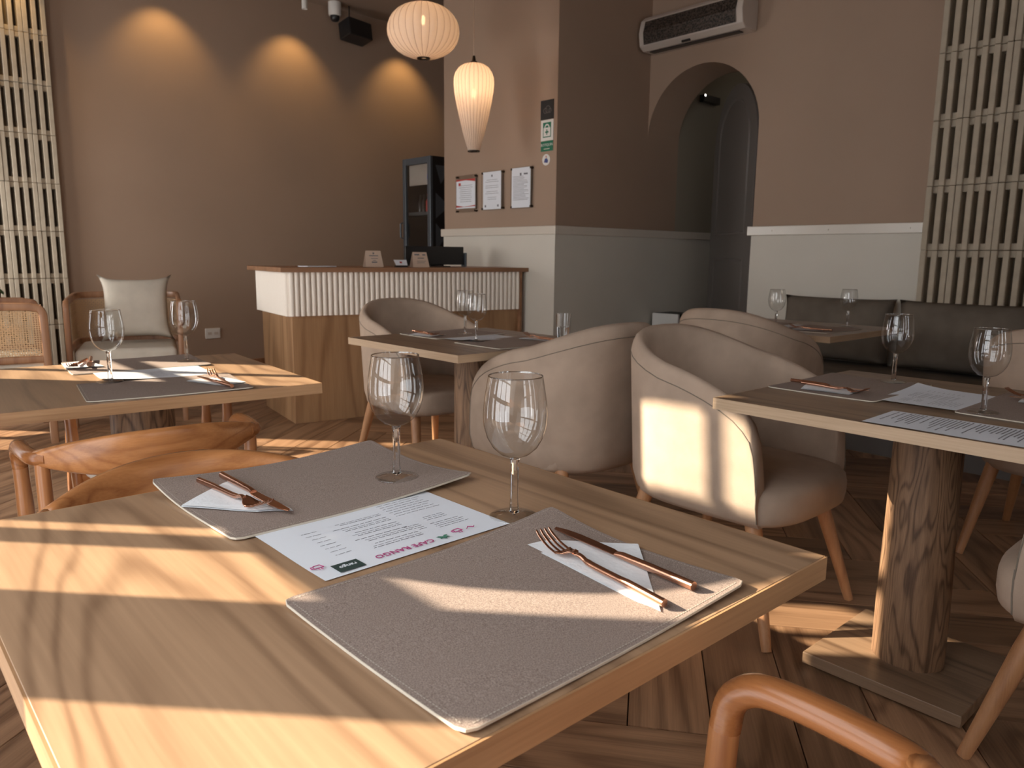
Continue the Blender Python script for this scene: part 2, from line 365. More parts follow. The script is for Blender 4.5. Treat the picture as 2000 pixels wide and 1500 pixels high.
# corridor beyond the arch
st(MB().box(5.45, 7.2, YP, YP+0.15, -0.014, ZC).build('wall_corridor_left', 'corr'))
st(MB().box(7.2, 7.4, 1.6, YP+0.15, -0.014, ZC).build('wall_corridor_end', 'wall'))
st(MB().box(5.45, 7.4, 1.5, 1.6, -0.014, ZC).build('wall_corridor_right', 'wall'))
# wainscot panels, dado rails
st(MB().box(XP-0.012, XP, YP-0.012, 5.37, 0, 1.29).build('trim_1', 'wains'))
st(MB().box(XP, XA, YP-0.012, YP, 0, 1.29).build('trim_2', 'wains'))
st(MB().box(XA-0.012, XA, -2.0, 3.03, 0, 1.29).build('trim_3', 'wains'))
st(MB().box(XA, 6.2, YP-0.010, YP, 0, 1.29).build('trim_4', 'wains'))
r1 = st(MB().box(XP-0.032, XP, YP-0.032, 5.385, 1.278, 1.34).build('trim_5', 'rail', bevel=0.004))
r2 = st(MB().box(XP, 6.0, YP-0.032, YP, 1.278, 1.34).build('trim_6', 'rail', bevel=0.004))
r3 = st(MB().box(XA-0.032, XA, 1.845, 3.055, 1.28, 1.345).build('trim_7', 'rail', bevel=0.004))
for par, pts in ((r2, ((4.15, YP-0.034), (5.75, YP-0.034))), (r3, ((XA-0.034, 2.86), (XA-0.034, 2.45), (XA-0.034, 1.93)))):
    for x, y in pts:
        o = MB().lathe([(0.006, -0.003), (0.006, 0.002), (0.002, 0.004)], 12).build('screw_cap', 'rail', par, True)
        o.location = (x, y, 1.312); o.rotation_euler = (0, PI/2, 0) if par == r3 else (PI/2, 0, 0)
st(MB().box(1.5, 5.9, YB-0.015, YB, 0, 0.10).build('baseboard_back', 'caneframe', bevel=0.003))

# window wall on the left (light comes through it) : piers, sill, lintel and sash bars
WX0, WX1 = -0.515, -0.485
def pier(y0, y1): return (WX0, WX1, y0, y1, -0.014, ZC)
wl = MB()
OP = [(0.1, 1.329, 0.0, 2.55), (1.574, 1.900, 0.0, 2.55), (3.47, 4.06, 0.0, 2.45), (6.25, 6.93, 0.0, 2.55)]
ys = [-2.3]+[v for o in OP for v in o[:2]]+[7.4]
for a in range(0, len(ys), 2): wl.box(*pier(ys[a], ys[a+1]))
for y0, y1, z0, z1 in OP: wl.box(WX0, WX1, y0, y1, z1, ZC); wl.box(WX0, WX1, y0, y1, -0.014, 0.06)
st(wl.build('wall_left', 'wall'))
def bars(n, y0, y1, z0, z1, vs, hs, t=0.025):
    b = MB(); x0, x1 = -0.508, -0.492
    for y in vs: b.box(x0, x1, y-t, y+t, z0, z1)
    for z in hs: b.box(x0, x1, y0, y1, z-t, z+t)
    return st(b.build('window_%d' % n, 'frame'))
bars(1, 0.1, 1.329, 0.06, 2.55, [0.12, 0.52, 0.93], [0.5, 0.97, 1.42, 1.87, 2.53])
bars(2, 1.574, 1.900, 0.06, 2.55, [1.812], [0.5, 0.97, 1.42, 1.87, 2.53], 0.027)
bars(3, 3.47, 4.06, 0.06, 2.5, [3.74], [0.76, 1.21, 1.66, 2.15])
bars(4, 6.25, 6.93, 0.06, 2.55, [6.63], [0.76, 1.21, 1.66, 2.11])
# wall behind the camera with its big window
wf = MB(); wf.box(-0.5, 0.2, -2.3, -2.0, -0.014, ZC); wf.box(3.6, 7.4, -2.3, -2.0, -0.014, ZC)
for x0, x1 in ((0.62, 1.35), (1.77, 2.45), (2.87, 3.6)): wf.box(x0, x1, -2.3, -2.0, 0.45, 2.75)
wf.box(0.2, 3.6, -2.3, -2.0, -0.014, 0.45); wf.box(0.2, 3.6, -2.3, -2.0, 2.75, ZC)
st(wf.build('wall_front', 'wall'))
b = MB()
for x in (0.22, 0.41, 0.60, 1.37, 1.56, 1.75, 2.47, 2.66, 2.85): b.box(x-0.018, x+0.018, -2.06, -2.0, 0.45, 2.75)
for z in (0.47, 1.2, 1.95, 2.73): b.box(0.2, 3.6, -2.06, -2.0, z-0.025, z+0.025)
st(b.build('window_5', 'frame'))

# breeze-block screens
def block_mesh(ns, wd):
    h, d, sw = 0.374, 0.09, 0.030; m = MB(); gp = 0.0015
    n = ns; bw = (wd-2*gp-n*sw)/(n+1)
    x = gp
    for k in range(n+1):
        m.box(x, x+bw, 0, d, gp, h-gp); x += bw+sw
    m.box(gp+bw*0.5, wd-gp-bw*0.5, 0.022, d, gp, 0.040); m.box(gp+bw*0.5, wd-gp-bw*0.5, 0.022, d, h-0.040, h-gp)
    return m
scr = {}
def screen(parent, org, rz, cols, rows, z0):
    x = 0.0
    for c in cols:
        wd = {2: 0.160, 3: 0.218}[c]
        for r in range(rows):
            key = c
            if key not in scr: scr[key] = block_mesh(c, wd).build('block', 'block', parent, bevel=0.003, seg=1); o = scr[key]
            else: o = scr[key].copy(); C.objects.link(o); o.parent = parent
            v = Matrix.Rotation(rz, 4, 'Z') @ Vector((x, random.uniform(-0.002, 0.002), 0))
            o.location = (org[0]+v.x, org[1]+v.y, z0+r*0.374); o.rotation_euler = (0, 0, rz)
        x += wd
# left screen: local +x runs toward world -x from the right edge; front faces -Y
sl = st(MB().box(0.62, 1.46, YB-0.012, YB, 0.0, 3.5).build('wall_back_screen', 'blockback'))
def lscreen():
    x = 1.46
    for c in [2, 3, 3, 3]:
        wd = {2: 0.160, 3: 0.218}[c]; x -= wd
        for r in range(10):
            z = -0.22+r*0.374
            if z < 0: continue
            if c not in scr: o = block_mesh(c, wd).build('block', 'block', sl, bevel=0.003, seg=1); scr[c] = o
            else: o = scr[c].copy(); C.objects.link(o); o.parent = sl
            if z+0.374 > 3.53: continue
            o.location = (x, YB-0.10+random.uniform(-0.003, 0.003), z)
lscreen()
sr = st(MB().box(XA-0.014, XA-0.012, 0.95, 1.83, 0.80, 3.8).build('wall_right_screen', 'blockback'))
y = 1.83
for c in [2, 3, 3, 3]:
    wd = {2: 0.160, 3: 0.218}[c]; 
    for r in range(8):
        o = scr[c].copy(); C.objects.link(o); o.parent = sr
        o.location = (XA-0.104+random.uniform(-0.003, 0.003), y, 0.80+r*0.374); o.rotation_euler = (0, 0, -PI/2)
    y -= wd

# ================================================================== FURNITURE PROTOTYPES
def make_table(label, top, edge, loc, rz):
    t = thing('cafe_table', label, 'table', loc, rz, 'square dining tables')
    MB().box(-0.398, 0.398, -0.398, 0.398, 0.7205, 0.75).build('tabletop', top, t, bevel=0.0012, seg=1)
    for k in range(4):
        o = MB().box(-0.001, 0.0015, -0.3995, 0.3995, 0.72, 0.7495).build('edge_band', edge, t)
        a = k*PI/2; o.location = (0.3985*math.cos(a), 0.3985*math.sin(a), 0); o.rotation_euler = (0, 0, a)
    prof = [(0.088, 0.04), (0.090, 0.045), (0.091, 0.2), (0.088, 0.4), (0.086, 0.6), (0.085, 0.72)]
    MB().lathe([(p[0], p[1]) for p in prof], 40, mod=lambda a, z: 1+0.035*math.sin(3*a+1)+0.03*math.sin(2*a+z*2)+0.012*math.sin(7*a+3*z)).build('column', 'column', t, True, ang=60)
    MB().box(-0.2, 0.2, -0.2, 0.2, 0.008, 0.04).build('base_plate', top, t, bevel=0.002)
    for sx in (-1, 1):
        for sy in (-1, 1): MB().lathe([(0.018, 0), (0.018, 0.008)], 16, (sx*0.165, sy*0.165)).build('glide', 'black', t)
    return t
make_table('pale oak square table in the foreground with sunlit left side', 'tabletop', 'edge', (0.483, 0.80, 0), 0)
make_table('sunlit oak square table at left in front of the cane armchairs', 'tabletop', 'edge', (0.6545, 2.385, 0), math.radians(-4.8))
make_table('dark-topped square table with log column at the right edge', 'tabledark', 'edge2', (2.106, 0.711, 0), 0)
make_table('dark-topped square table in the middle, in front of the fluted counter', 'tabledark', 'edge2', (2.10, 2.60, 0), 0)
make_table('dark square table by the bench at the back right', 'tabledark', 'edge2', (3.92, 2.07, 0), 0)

def armchair(name_label, loc, rz, group='upholstered tub armchairs'):
    t = thing('tub_armchair', name_label, 'armchair', loc, rz, group)
    # path stations: (x, y, normal inward, height)
    stn = []
    yy = [(-0.248, 0.50), (-0.243, 0.56), (-0.235, 0.615), (-0.222, 0.655), (-0.20, 0.682), (-0.17, 0.708), (-0.13, 0.731), (-0.08, 0.752), (-0.03, 0.769)]
    for y, h in yy: stn.append((-0.292-0.010*min(1, (y+0.25)/0.15), y, h))
    for k in range(0, 19):
        ph = -PI/2+PI*k/18
        sx, cx_ = math.sin(ph), math.cos(ph)
        x = 0.302*math.copysign(abs(sx)**0.80, sx); y = 0.015+0.315*abs(cx_)**0.80
        h = 0.782+0.103*(cx_**1.04 if cx_ > 0 else 0); stn.append((x, y, h))
    for y, h in reversed(yy): stn.append((0.292+0.010*min(1, (y+0.25)/0.15), y, h))
    n = len(stn); rows = []; seam = []
    for i, (x, y, h) in enumerate(stn):
        a = Vector(stn[max(0, i-1)][:2]); b_ = Vector(stn[min(n-1, i+1)][:2]); d = (b_-a).normalized(); nrm = Vector((d.y, -d.x))
        if nrm.dot(Vector((x, y-0.02))) > 0: nrm = -nrm
        zb = 0.345; H = h
        mids = [zb+0.07+(H-0.05-zb-0.07)*q for q in (0, 0.33, 0.66, 1)]
        sec = [(0.055, zb-0.002), (0.030, zb), (0.012, zb+0.02)]+[(0.0, z) for z in mids]+[(0.003, H-0.03), (0.012, H-0.010), (0.026, H), (0.040, H-0.006), (0.050, H-0.022), (0.055, H-0.045)]+[(0.052, 0.45+(H-0.06-0.45)*0.5), (0.050, 0.44), (0.055, 0.37)]
        row = []
        for off_, z in sec:
            tp = 0.05*max(0, 0.80-z)*1.0
            row.append((x+nrm.x*(off_+tp), y+nrm.y*(off_+tp), z))
        rows.append(row)
        tp = 0.05*max(0, 0.80-(H-0.05)); seam.append((x+nrm.x*(tp-0.0003), y+nrm.y*(tp-0.0003), H-0.05))
    m = MB(); m.grid(rows, closed=True); k = len(rows[0]); m.f.append(tuple(range(k))); m.f.append(tuple(range((n-1)*k, n*k)))
    m.build('shell', 'fabric', t, True, ang=80, bevel=0)
    MB().tube(seam, 0.0016, 6).build('seam', 'fabricseam', t, True)
    for s in (0, n-1):      # piping down the front of each arm
        rr = rows[s]; pts = [Vector(rr[j]) for j in range(2, 8)]
        MB().tube([p+Vector((0.0 if s == 0 else 0.0, -0.001, 0)) for p in pts], 0.002, 6).build('piping', 'fabricseam', t, True)
    # seat
    rows = []; NS = 48
    def outline(sc, z, dz=0):
        r = []
        for k in range(NS):
            a = 2*PI*k/NS; c, s = math.cos(a), math.sin(a)
            x = math.copysign(abs(c)**0.62, c)*0.295*sc; y = -0.035+math.copysign(abs(s)**0.62, s)*0.285*sc
            lim = 0.295 if y < -0.245 else 0.246+0.049*max(0, 1-(y+0.245)/0.03)
            x = max(-lim*sc if sc < 1 else -lim, min(lim, x))
            r.append((x, y, z))
        return r
    for sc, z in ((0.80, 0.345), (0.93, 0.347), (0.985, 0.36), (1.0, 0.385), (1.0, 0.42), (0.985, 0.44), (0.94, 0.455), (0.85, 0.463), (0.6, 0.469), (0.3, 0.471), (0.05, 0.472)):
        rows.append(outline(sc, z))
    m = MB(); m.grid(rows, closed=True); m.f.append(tuple(range(NS))); m.f.append(tuple(range((len(rows)-1)*NS, len(rows)*NS)))
    m.build('seat', 'fabric', t, True, ang=80)
    for sx in (-1, 1):
        for (y0, y1) in ((-0.20, -0.305), (0.19, 0.27)):
            MB().tube([(sx*0.20, y0, 0.352), (sx*0.215, y0+(y1-y0)*0.25, 0.27), (sx*0.26, y1, 0.0)], [0.025, 0.0235, 0.0145], 16).build('leg', 'leg', t, True)
    return t
ac = armchair('taupe armchair with sun patch on its arm, behind the right-hand table', (2.157, 1.318, 0), 0)
dup(ac, (2.10, 2.04, 0), PI, 'taupe tub armchair turned back-on at the near side of the middle table')
dup(ac, (2.27, 3.22, 0), 0, 'grey tub armchair between the middle table and the counter')
dup(ac, (3.35, 2.0, 0), PI/2, 'taupe tub armchair turned back-on at the far bench-side table')
dup(ac, (3.42, 0.66, 0), PI/2, 'tub armchair at the far right, seen behind the wine glasses')
dup(ac, (2.075, 0.17, 0), PI, 'light tub armchair at the right edge, its front leg crossing the table base')

def elbow_chair(label, loc, rz):
    t = thing('elbow_chair', label, 'chair', loc, rz, 'honey oak elbow chairs')
    # back board: height and thickness vary along the curve
    rows = []; n = 28
    for i in range(n+1):
        u = -1+2*i/n; x = 0.232*u*(1+0.0*u); y = 0.245-0.088*abs(u)**2.1
        hh = 0.0165+0.036*(1-abs(u)**2.2); zc = 0.682+0.0*(1-u*u); tk = 0.0145+0.0*u
        dx = 0.232; dy = -0.088*2.1*abs(u)**1.1*(1 if u > 0 else -1); nn = Vector((-dy, dx, 0)).normalized()
        row = []
        for k in range(14):
            a = 2*PI*k/14; c, s = math.cos(a), math.sin(a)
            c2 = math.copysign(abs(c)**0.7, c); s2 = math.copysign(abs(s)**0.8, s)
            o_ = nn*(tk*c2 + s2*0.010*(1-abs(u)))
            row.append((x+o_.x, y+o_.y, zc+hh*s2))
        rows.append(row)
    m = MB(); m.grid(rows, closed=True); m.f.append(tuple(range(14))); m.f.append(tuple(range(n*14, n*14+14)))
    m.build('backrest', 'honey', t, True, ang=80)
    for s in (-1, 1):
        arm = bez([(s*0.212, 0.172, 0.682), (s*0.236, 0.150, 0.682), (s*0.245, 0.09, 0.682), (s*0.247, 0.03, 0.681), (s*0.247, -0.008, 0.674), (s*0.246, -0.032, 0.652), (s*0.243, -0.037, 0.62)], 6)
        MB().tube(arm, [0.017]*len(arm), 14).build('arm', 'honeyy', t, True)
        fl_ = bez([(s*0.243, -0.037, 0.622), (s*0.238, -0.045, 0.45), (s*0.225, -0.07, 0.0)], 6)
        MB().tube(fl_, [0.0165, 0.0165, 0.0165, 0.017, 0.018, 0.018, 0.018, 0.017, 0.016, 0.015, 0.014, 0.013, 0.012], 14).build('leg', 'honeyz', t, True)
        rl = bez([(s*0.222, 0.160, 0.682), (s*0.222, 0.165, 0.45), (s*0.235, 0.23, 0.0)], 6)
        MB().tube(rl, [0.015]*5+[0.018]*4+[0.016, 0.015, 0.013, 0.012], 14).build('leg', 'honeyz', t, True)
        MB().tube([(s*0.236, -0.05, 0.41), (s*0.222, 0.165, 0.41)], (0.009, 0.016), 10).build('rail', 'honey', t, True)
    MB().tube([(-0.236, -0.05, 0.40), (0.236, -0.05, 0.40)], (0.009, 0.016), 10).build('rail', 'honey', t, True)
    MB().tube([(-0.222, 0.165, 0.41), (0.222, 0.165, 0.41)], (0.009, 0.016), 10).build('rail', 'honey', t, True)
    rows = []
    for sc, z in ((0.86, 0.418), (0.99, 0.422), (1.0, 0.44), (0.985, 0.455), (0.93, 0.465), (0.75, 0.47), (0.4, 0.473), (0.05, 0.474)):
        rows.append([(0.222*sc*math.copysign(abs(math.cos(a))**0.75, math.cos(a)), -0.065+0.25*sc*math.copysign(abs(math.sin(a))**0.75, math.sin(a)), z) for a in [2*PI*k/40 for k in range(40)]])
    m = MB(); m.grid(rows, closed=True); m.f.append(tuple(range(40))); m.f.append(tuple(range(7*40, 8*40)))
    m.build('seat', 'seatwhite', t, True, ang=80)
    return t
ec = elbow_chair('honey oak chair tucked behind the foreground table, only its curved back showing', (0.455, 1.225, 0), 0)
dup(ec, (0.525, 1.97, 0), PI-0.05, 'honey oak elbow chair with white seat at the near side of the left table')
dup(ec, (0.765, 2.69, 0), math.radians(-5), 'honey oak elbow chair on the far side of the left table')
cC = dup(ec, (0.418, 0.357, 0), PI, 'glossy honey oak chair in the bottom right corner, its bent arm in close-up')

def cane_chair(label, loc, rz):
    t = thing('cane_armchair', label, 'armchair', loc, rz, 'cane-sided lounge armchairs')
    def plan(n=40):
        P = [(-0.325, -0.30)]+[(-0.325, -0.30+0.45*k/8) for k in range(1, 9)]
        for k in range(1, 16):
            a = PI-PI*k/16*1.0
            P.append((0.325*math.copysign(abs(math.cos(a))**0.65, math.cos(a)), 0.15+0.17*abs(math.sin(a))**0.65))
        P += [(0.325, 0.15-0.45*k/8) for k in range(0, 9)]
        return P
    P = plan()
    top = [(x, y, 0.80+0.02*max(0, (y+0.3)/0.6)) for x, y in P]; bot = [(x, y, 0.50) for x, y in P]
    MB().tube([(P[0][0], P[0][1], 0.79)]+top[1:-1]+[(P[-1][0], P[-1][1], 0.79)], (0.014, 0.022), 12, sq=0.5).build('top_rail', 'caneframe', t, True)
    MB().tube(bot, (0.012, 0.022), 12, sq=0.5).build('bottom_rail', 'caneframe', t, True)
    for s in (-1, 1):
        MB().tube(bez([(s*0.325, -0.292, 0.80), (s*0.325, -0.312, 0.77), (s*0.325, -0.318, 0.70), (s*0.325, -0.32, 0.30), (s*0.325, -0.32, 0.0)], 5), (0.018, 0.022), 12, sq=0.5).build('leg', 'caneframe', t, True)
        MB().tube([(s*0.25, 0.25, 0.32), (s*0.25, 0.27, 0.0)], 0.022, 12).build('leg', 'caneframe', t, True)
    # woven cane
    m = MB(); pts = [Vector((x, y, 0)) for x, y in P]; ln = [0]
    for a, b_ in zip(pts, pts[1:]): ln.append(ln[-1]+(b_-a).length)
    def atl(l):
        for i in range(len(pts)-1):
            if l <= ln[i+1]: f = (l-ln[i])/(ln[i+1]-ln[i]); return pts[i].lerp(pts[i+1], f), (pts[i+1]-pts[i]).normalized()
        return pts[-1], (pts[-1]-pts[-2]).normalized()
    stp = 0.0125; nl = int(ln[-1]/stp)
    for k in range(nl+1):
        p, d = atl(k*stp); hw = d*0.0022
        m.quad([(p.x-hw.x, p.y-hw.y, 0.515), (p.x+hw.x, p.y+hw.y, 0.515), (p.x+hw.x, p.y+hw.y, 0.79), (p.x-hw.x, p.y-hw.y, 0.79)])
    for j in range(22):
        z = 0.52+j*stp
        r = [(atl(k*stp*2)[0]) for k in range(nl//2+1)]
        m.grid([[(p.x, p.y, z-0.0022) for p in r], [(p.x, p.y, z+0.0022) for p in r]])
    for k in range(0, nl-21, 1):
        for s in (1,):
            if k % 2: continue
            a = [atl((k+q)*stp)[0] for q in (0, 7, 14, 21)]; zz = [0.52, 0.61, 0.70, 0.785]
            m.grid([[(p.x, p.y, z-0.0016) for p, z in zip(a, zz)], [(p.x, p.y, z+0.0022) for p, z in zip(a, zz)]])
            zz = zz[::-1]
            m.grid([[(p.x, p.y, z-0.0016) for p, z in zip(a, zz)], [(p.x, p.y, z+0.0022) for p, z in zip(a, zz)]])
    m.build('cane_panel', 'cane', t, kind='stuff')
    MB().box(-0.30, 0.30, -0.33, 0.24, 0.34, 0.50).build('seat_cushion', 'cream', t, True, bevel=0.035, seg=5, ang=180)
    MB().box(-0.31, 0.31, -0.30, 0.28, 0.27, 0.34).build('seat_base', 'caneframe', t, bevel=0.004)
    return t
cc = cane_chair('cane armchair with loose cushion against the back wall beside the block screen', (1.49, 5.62, 0), -0.30)
dup(cc, (0.62, 5.42, 0), PI/2-0.12, 'cane armchair cut by the left edge of the picture, side-on')
# scatter cushion
def pillow(name, label, w_, h_, d_, loc, rx, rz, mat, group=None, pinch=1.0, cat='cushion'):
    rows_f = []; n = 16
    for j in range(n+1):
        v = -1+2*j/n; row = []
        for i in range(n+1):
            u = -1+2*i/n
            ex = 1-0.10*pinch*(1-v*v*v*v)*1.0*(abs(u)**3); ez = 1-0.10*pinch*(1-u**4)*(abs(v)**3)
            th_ = max(0.0, (1-abs(u)**2.6)*(1-abs(v)**2.6))**0.5
            row.append((u*w_/2*ex, th_*d_/2, v*h_/2*ez))
        rows_f.append(row)
    m = MB(); m.grid(rows_f); m.grid([[(x, -y, z) for x, y, z in r] for r in rows_f])
    o = m.build(name, mat, None, True, ang=180); bmx = bmesh.new(); bmx.from_mesh(o.data); bmesh.ops.remove_doubles(bmx, verts=bmx.verts, dist=0.0002); bmesh.ops.recalc_face_normals(bmx, faces=bmx.faces); bmx.to_mesh(o.data); bmx.free()
    o.data.polygons.foreach_set('use_smooth', [True]*len(o.data.polygons))
    o.location = loc; o.rotation_euler = (rx, 0, rz); return tag(o, label, cat, group)
pillow('scatter_cushion', 'square cream cushion standing in the cane armchair by the wall', 0.47, 0.47, 0.17, (1.575, 5.69, 0.735), math.radians(-12), -0.30, 'cream', None, 1.7)

# banquette along the arch wall
t = thing('banquette', 'dark upholstered banquette bench along the right wall', 'bench', (4.72, 1.0, 0))
MB().box(-0.30, 0.30, -2.6, 1.68, 0.0, 0.33).build('base', 'door', t)
MB().box(-0.32, 0.30, -2.6, 1.68, 0.33, 0.45).build('seat', 'bench', t, True, bevel=0.03, seg=4, ang=180)
for k, (y0, y1, lab) in enumerate(((1.925, 2.665, 'long dark back cushion on the banquette, left one below the dado rail'), (1.165, 1.91, 'long dark back cushion on the banquette below the block screen'), (0.40, 1.15, 'long dark back cushion at the right end of the banquette, mostly out of frame'))):
    pillow('back_cushion', lab, y1-y0, 0.42, 0.20, (4.885, (y0+y1)/2, 0.668), math.radians(-8), -PI/2, 'bench', 'banquette back cushions', 0.5)

# low cabinets by the arch
for (x0, x1, y0, y1, h, lab) in ((4.56, 4.98, 3.66, 3.96, 0.53, 'low dark open cabinet with a white edge at the foot of the pier'), (5.14, 5.40, 3.72, 3.98, 0.66, 'low dark cabinet with white edge inside the archway')):
    t = thing('low_cabinet', lab, 'cabinet', ((x0+x1)/2, (y0+y1)/2, 0)); hx, hy = (x1-x0)/2, (y1-y0)/2
    MB().box(-hx, -hx+0.02, -hy, hy, 0, h).build('side_panel', 'white', t); MB().box(hx-0.02, hx, -hy, hy, 0, h).build('side_panel', 'black', t)
    MB().box(-hx+0.02, hx-0.02, -hy, hy, h-0.02, h).build('top', 'black', t); MB().box(-hx+0.02, hx-0.02, hy-0.02, hy, 0, h-0.02).build('back_panel', 'black', t)
    MB().box(-hx+0.02, hx-0.02, -hy, hy-0.02, 0.27, 0.29).build('shelf', 'black', t)
t = thing('candle_lantern', 'small glowing amber candle glass low between the two armchairs', 'candle', (4.66, 3.72, 0.29))
MB().lathe([(0.035, 0), (0.04, 0.005), (0.042, 0.10), (0.038, 0.10), (0.036, 0.008), (0.001, 0.008)], 20, cap=False).build('holder', 'glass', t, True)
MB().lathe([(0.03, 0.01), (0.03, 0.05)], 16).build('wax', 'ember', t, True)

# ================================================================== COUNTER
ca = math.radians(-9.0)
ct = thing('reception_counter', 'wooden counter with white fluted band and overhanging top', 'counter', (2.215, 4.625, 0), ca)
Lc, Dc = 1.76, 0.72
def cpoly(u0, v0, v1, cut):
    um = lambda v: (cut-2.215-v*math.sin(-ca))/math.cos(ca)
    return [(u0, v0), (um(v0), v0), (um(v1), v1), (u0, v1)]
MB().prism(cpoly(0, 0, Dc, 3.955), 0.0, 0.715).build('body', 'counter', ct, bevel=0.002)
MB().prism(cpoly(-0.02, -0.012, Dc+0.01, 3.948), 0.715, 1.0).build('band', 'flute', ct)
fm = MB().lathe([(0.0175, 0.716), (0.0175, 0.999)], 12).build('flute', 'flute', ct, True); fm.location = (0.0, -0.014, 0)
nfl = 48
for k in range(1, nfl):
    o = fm.copy(); C.objects.link(o); o.parent = ct; o.location = (-0.004+k*(Lc-0.02)/(nfl-1), -0.014, 0)
for k in range(20):
    o = fm.copy(); C.objects.link(o); o.parent = ct; o.location = (-0.022, 0.02+k*0.0365, 0)
MB().box(Lc-0.012, Lc+0.006, -0.035, -0.002, 0.0, 1.0).build('end_post', 'ctop', ct)
MB().prism(cpoly(-0.08, -0.06, Dc+0.06, 3.992), 1.0, 1.03).build('countertop', 'ctop', ct, bevel=0.002)
def on_counter(u, v, z=1.03): p = Matrix.Rotation(ca, 4, 'Z') @ Vector((u, v, 0)); return (2.215+p.x, 4.625+p.y, z)
# monitor
t = thing('monitor', 'black monitor seen from behind on the counter', 'monitor', on_counter(1.24, 0.40), ca+0.10)
MB().box(-0.265, 0.265, -0.012, 0.012, 0.015, 0.155).build('screen_panel', 'black', t, bevel=0.004)
MB().box(-0.10, 0.10, -0.07, 0.07, 0, 0.008).build('base', 'black', t); MB().box(-0.03, 0.03, 0.012, 0.03, 0.005, 0.09).build('stand', 'black', t)
MB().box(0.268, 0.285, -0.03, 0.03, 0, 0.11).build('side_box', 'grey', t, bevel=0.004)
def tent(label, u, v, w_, h_, lines, rz):
    t = thing('tent_card', label, 'card', on_counter(u, v), ca+rz, 'tent cards on the counter')
    MB().add([(-w_/2, -0.03, 0), (w_/2, -0.03, 0), (w_/2*0.84, 0, h_), (-w_/2*0.84, 0, h_), (-w_/2, 0.03, 0), (w_/2, 0.03, 0)], [(0, 1, 2, 3), (4, 5, 2, 3)]).build('card', 'beige', t)
    m = MB(); a = math.atan2(0.03, h_)
    for zz, x0, x1, hh in lines:
        for q in (0,): yy = -0.03+0.03*zz/h_-0.0008; m.quad([(x0, yy, zz), (x1, yy, zz), (x1, yy+0.0005, zz+hh), (x0, yy+0.0005, zz+hh)])
    m.build('print', 'ink', t, kind='stuff')
tent('pale tent card at the left of the counter items', 0.66, 0.22, 0.135, 0.115, [(0.09, -0.006, 0.006, 0.012), (0.076, -0.034, 0.034, 0.006), (0.058, -0.022, 0.03, 0.004), (0.044, -0.01, 0.014, 0.004), (0.03, -0.02, 0.022, 0.008)], 0)
tent('pale tent card standing in front of the black monitor', 0.995, 0.16, 0.135, 0.108, [(0.085, -0.045, -0.005, 0.01), (0.085, 0.02, 0.045, 0.008), (0.062, -0.02, 0.03, 0.006), (0.042, -0.03, 0.045, 0.003), (0.03, -0.03, 0.03, 0.003)], 0.03)
t = thing('card_holder', 'small white card in a dark holder on the counter between the tent cards', 'card holder', on_counter(0.835, 0.13), ca)
MB().box(-0.045, 0.045, -0.015, 0.015, 0, 0.012).build('base', 'black', t)
MB().quad([(-0.045, -0.012, 0.014), (0.045, -0.012, 0.014), (0.05, 0.02, 0.052), (-0.05, 0.02, 0.052)]).build('card', 'paper', t)
MB().quad([(-0.009, -0.001, 0.028), (0.009, -0.001, 0.028), (0.009, 0.008, 0.040), (-0.009, 0.008, 0.040)]).build('print', 'red', t)
o = MB().box(-0.11, 0.11, -0.07, 0.07, 0, 0.006).build('paper_stack', 'paper'); o.location = on_counter(0.28, 0.30); tag(o, 'flat sheets of paper lying on the left part of the counter', 'paper')

# fridge
t = thing('drinks_fridge', 'tall black glass-door fridge behind the counter', 'fridge', (4.26, 5.93, 0))
bd = MB(); bd.box(0.03, 0.5, 0, 0.02, 0.0, 2.03).box(0.03, 0.5, 0.44, 0.46, 0.0, 2.03).box(0.48, 0.5, 0.02, 0.44, 0, 2.03).box(0.03, 0.48, 0.02, 0.44, 2.0, 2.03).box(0.03, 0.48, 0.02, 0.44, 0, 0.2)
bd.build('body', 'black', t); MB().box(0.47, 0.478, 0.05, 0.41, 0.2, 1.8).build('liner', 'door', t)
f_ = MB(); f_.box(0, 0.03, 0, 0.05, 0.1, 2.03).box(0, 0.03, 0.41, 0.46, 0.1, 2.03).box(0, 0.03, 0.05, 0.41, 0.1, 0.16).box(0, 0.03, 0.05, 0.41, 1.97, 2.03)
d_ = f_.build('door', 'grey', t, bevel=0.004); MB().box(0.012, 0.018, 0.05, 0.41, 0.16, 1.97).build('pane', 'acrylic', d_)
MB().tube([(-0.01, 0.45, 1.28), (-0.035, 0.45, 1.29), (-0.035, 0.45, 1.42), (-0.01, 0.45, 1.43)], 0.008, 8).build('handle', 'grey', d_, True)
MB().box(0.05, 0.06, 0.05, 0.41, 1.78, 1.97).build('lamp_panel', 'offwhite', t); MB().box(0.046, 0.05, 0.07, 0.11, 1.83, 1.87).build('display', 'led', t)
for z in (0.7, 1.12, 1.50):
    m = MB()
    for q in range(10): m.box(0.06, 0.46, 0.05+q*0.04, 0.053+q*0.04, z, z+0.004)
    m.box(0.05, 0.056, 0.03, 0.43, z, z+0.03); m.build('shelf', 'grey', t)
m = MB()
zz_ = 0.25
for (pts) in ([(0.06, 1.95), (0.25, 1.95), (0.12, 1.78)], [(0.06, 1.70), (0.22, 1.58), (0.06, 1.46)], [(0.28, 1.58), (0.49, 1.72), (0.49, 1.42)], [(0.06, 1.42), (0.18, 1.30), (0.06, 1.15)], [(0.26, 1.95), (0.46, 2.0), (0.40, 1.80)]):
    m.quad([(x, -0.001, z) for x, z in pts])
m.build('side_graphic', 'grey', t, label='grey triangle pattern on the side')
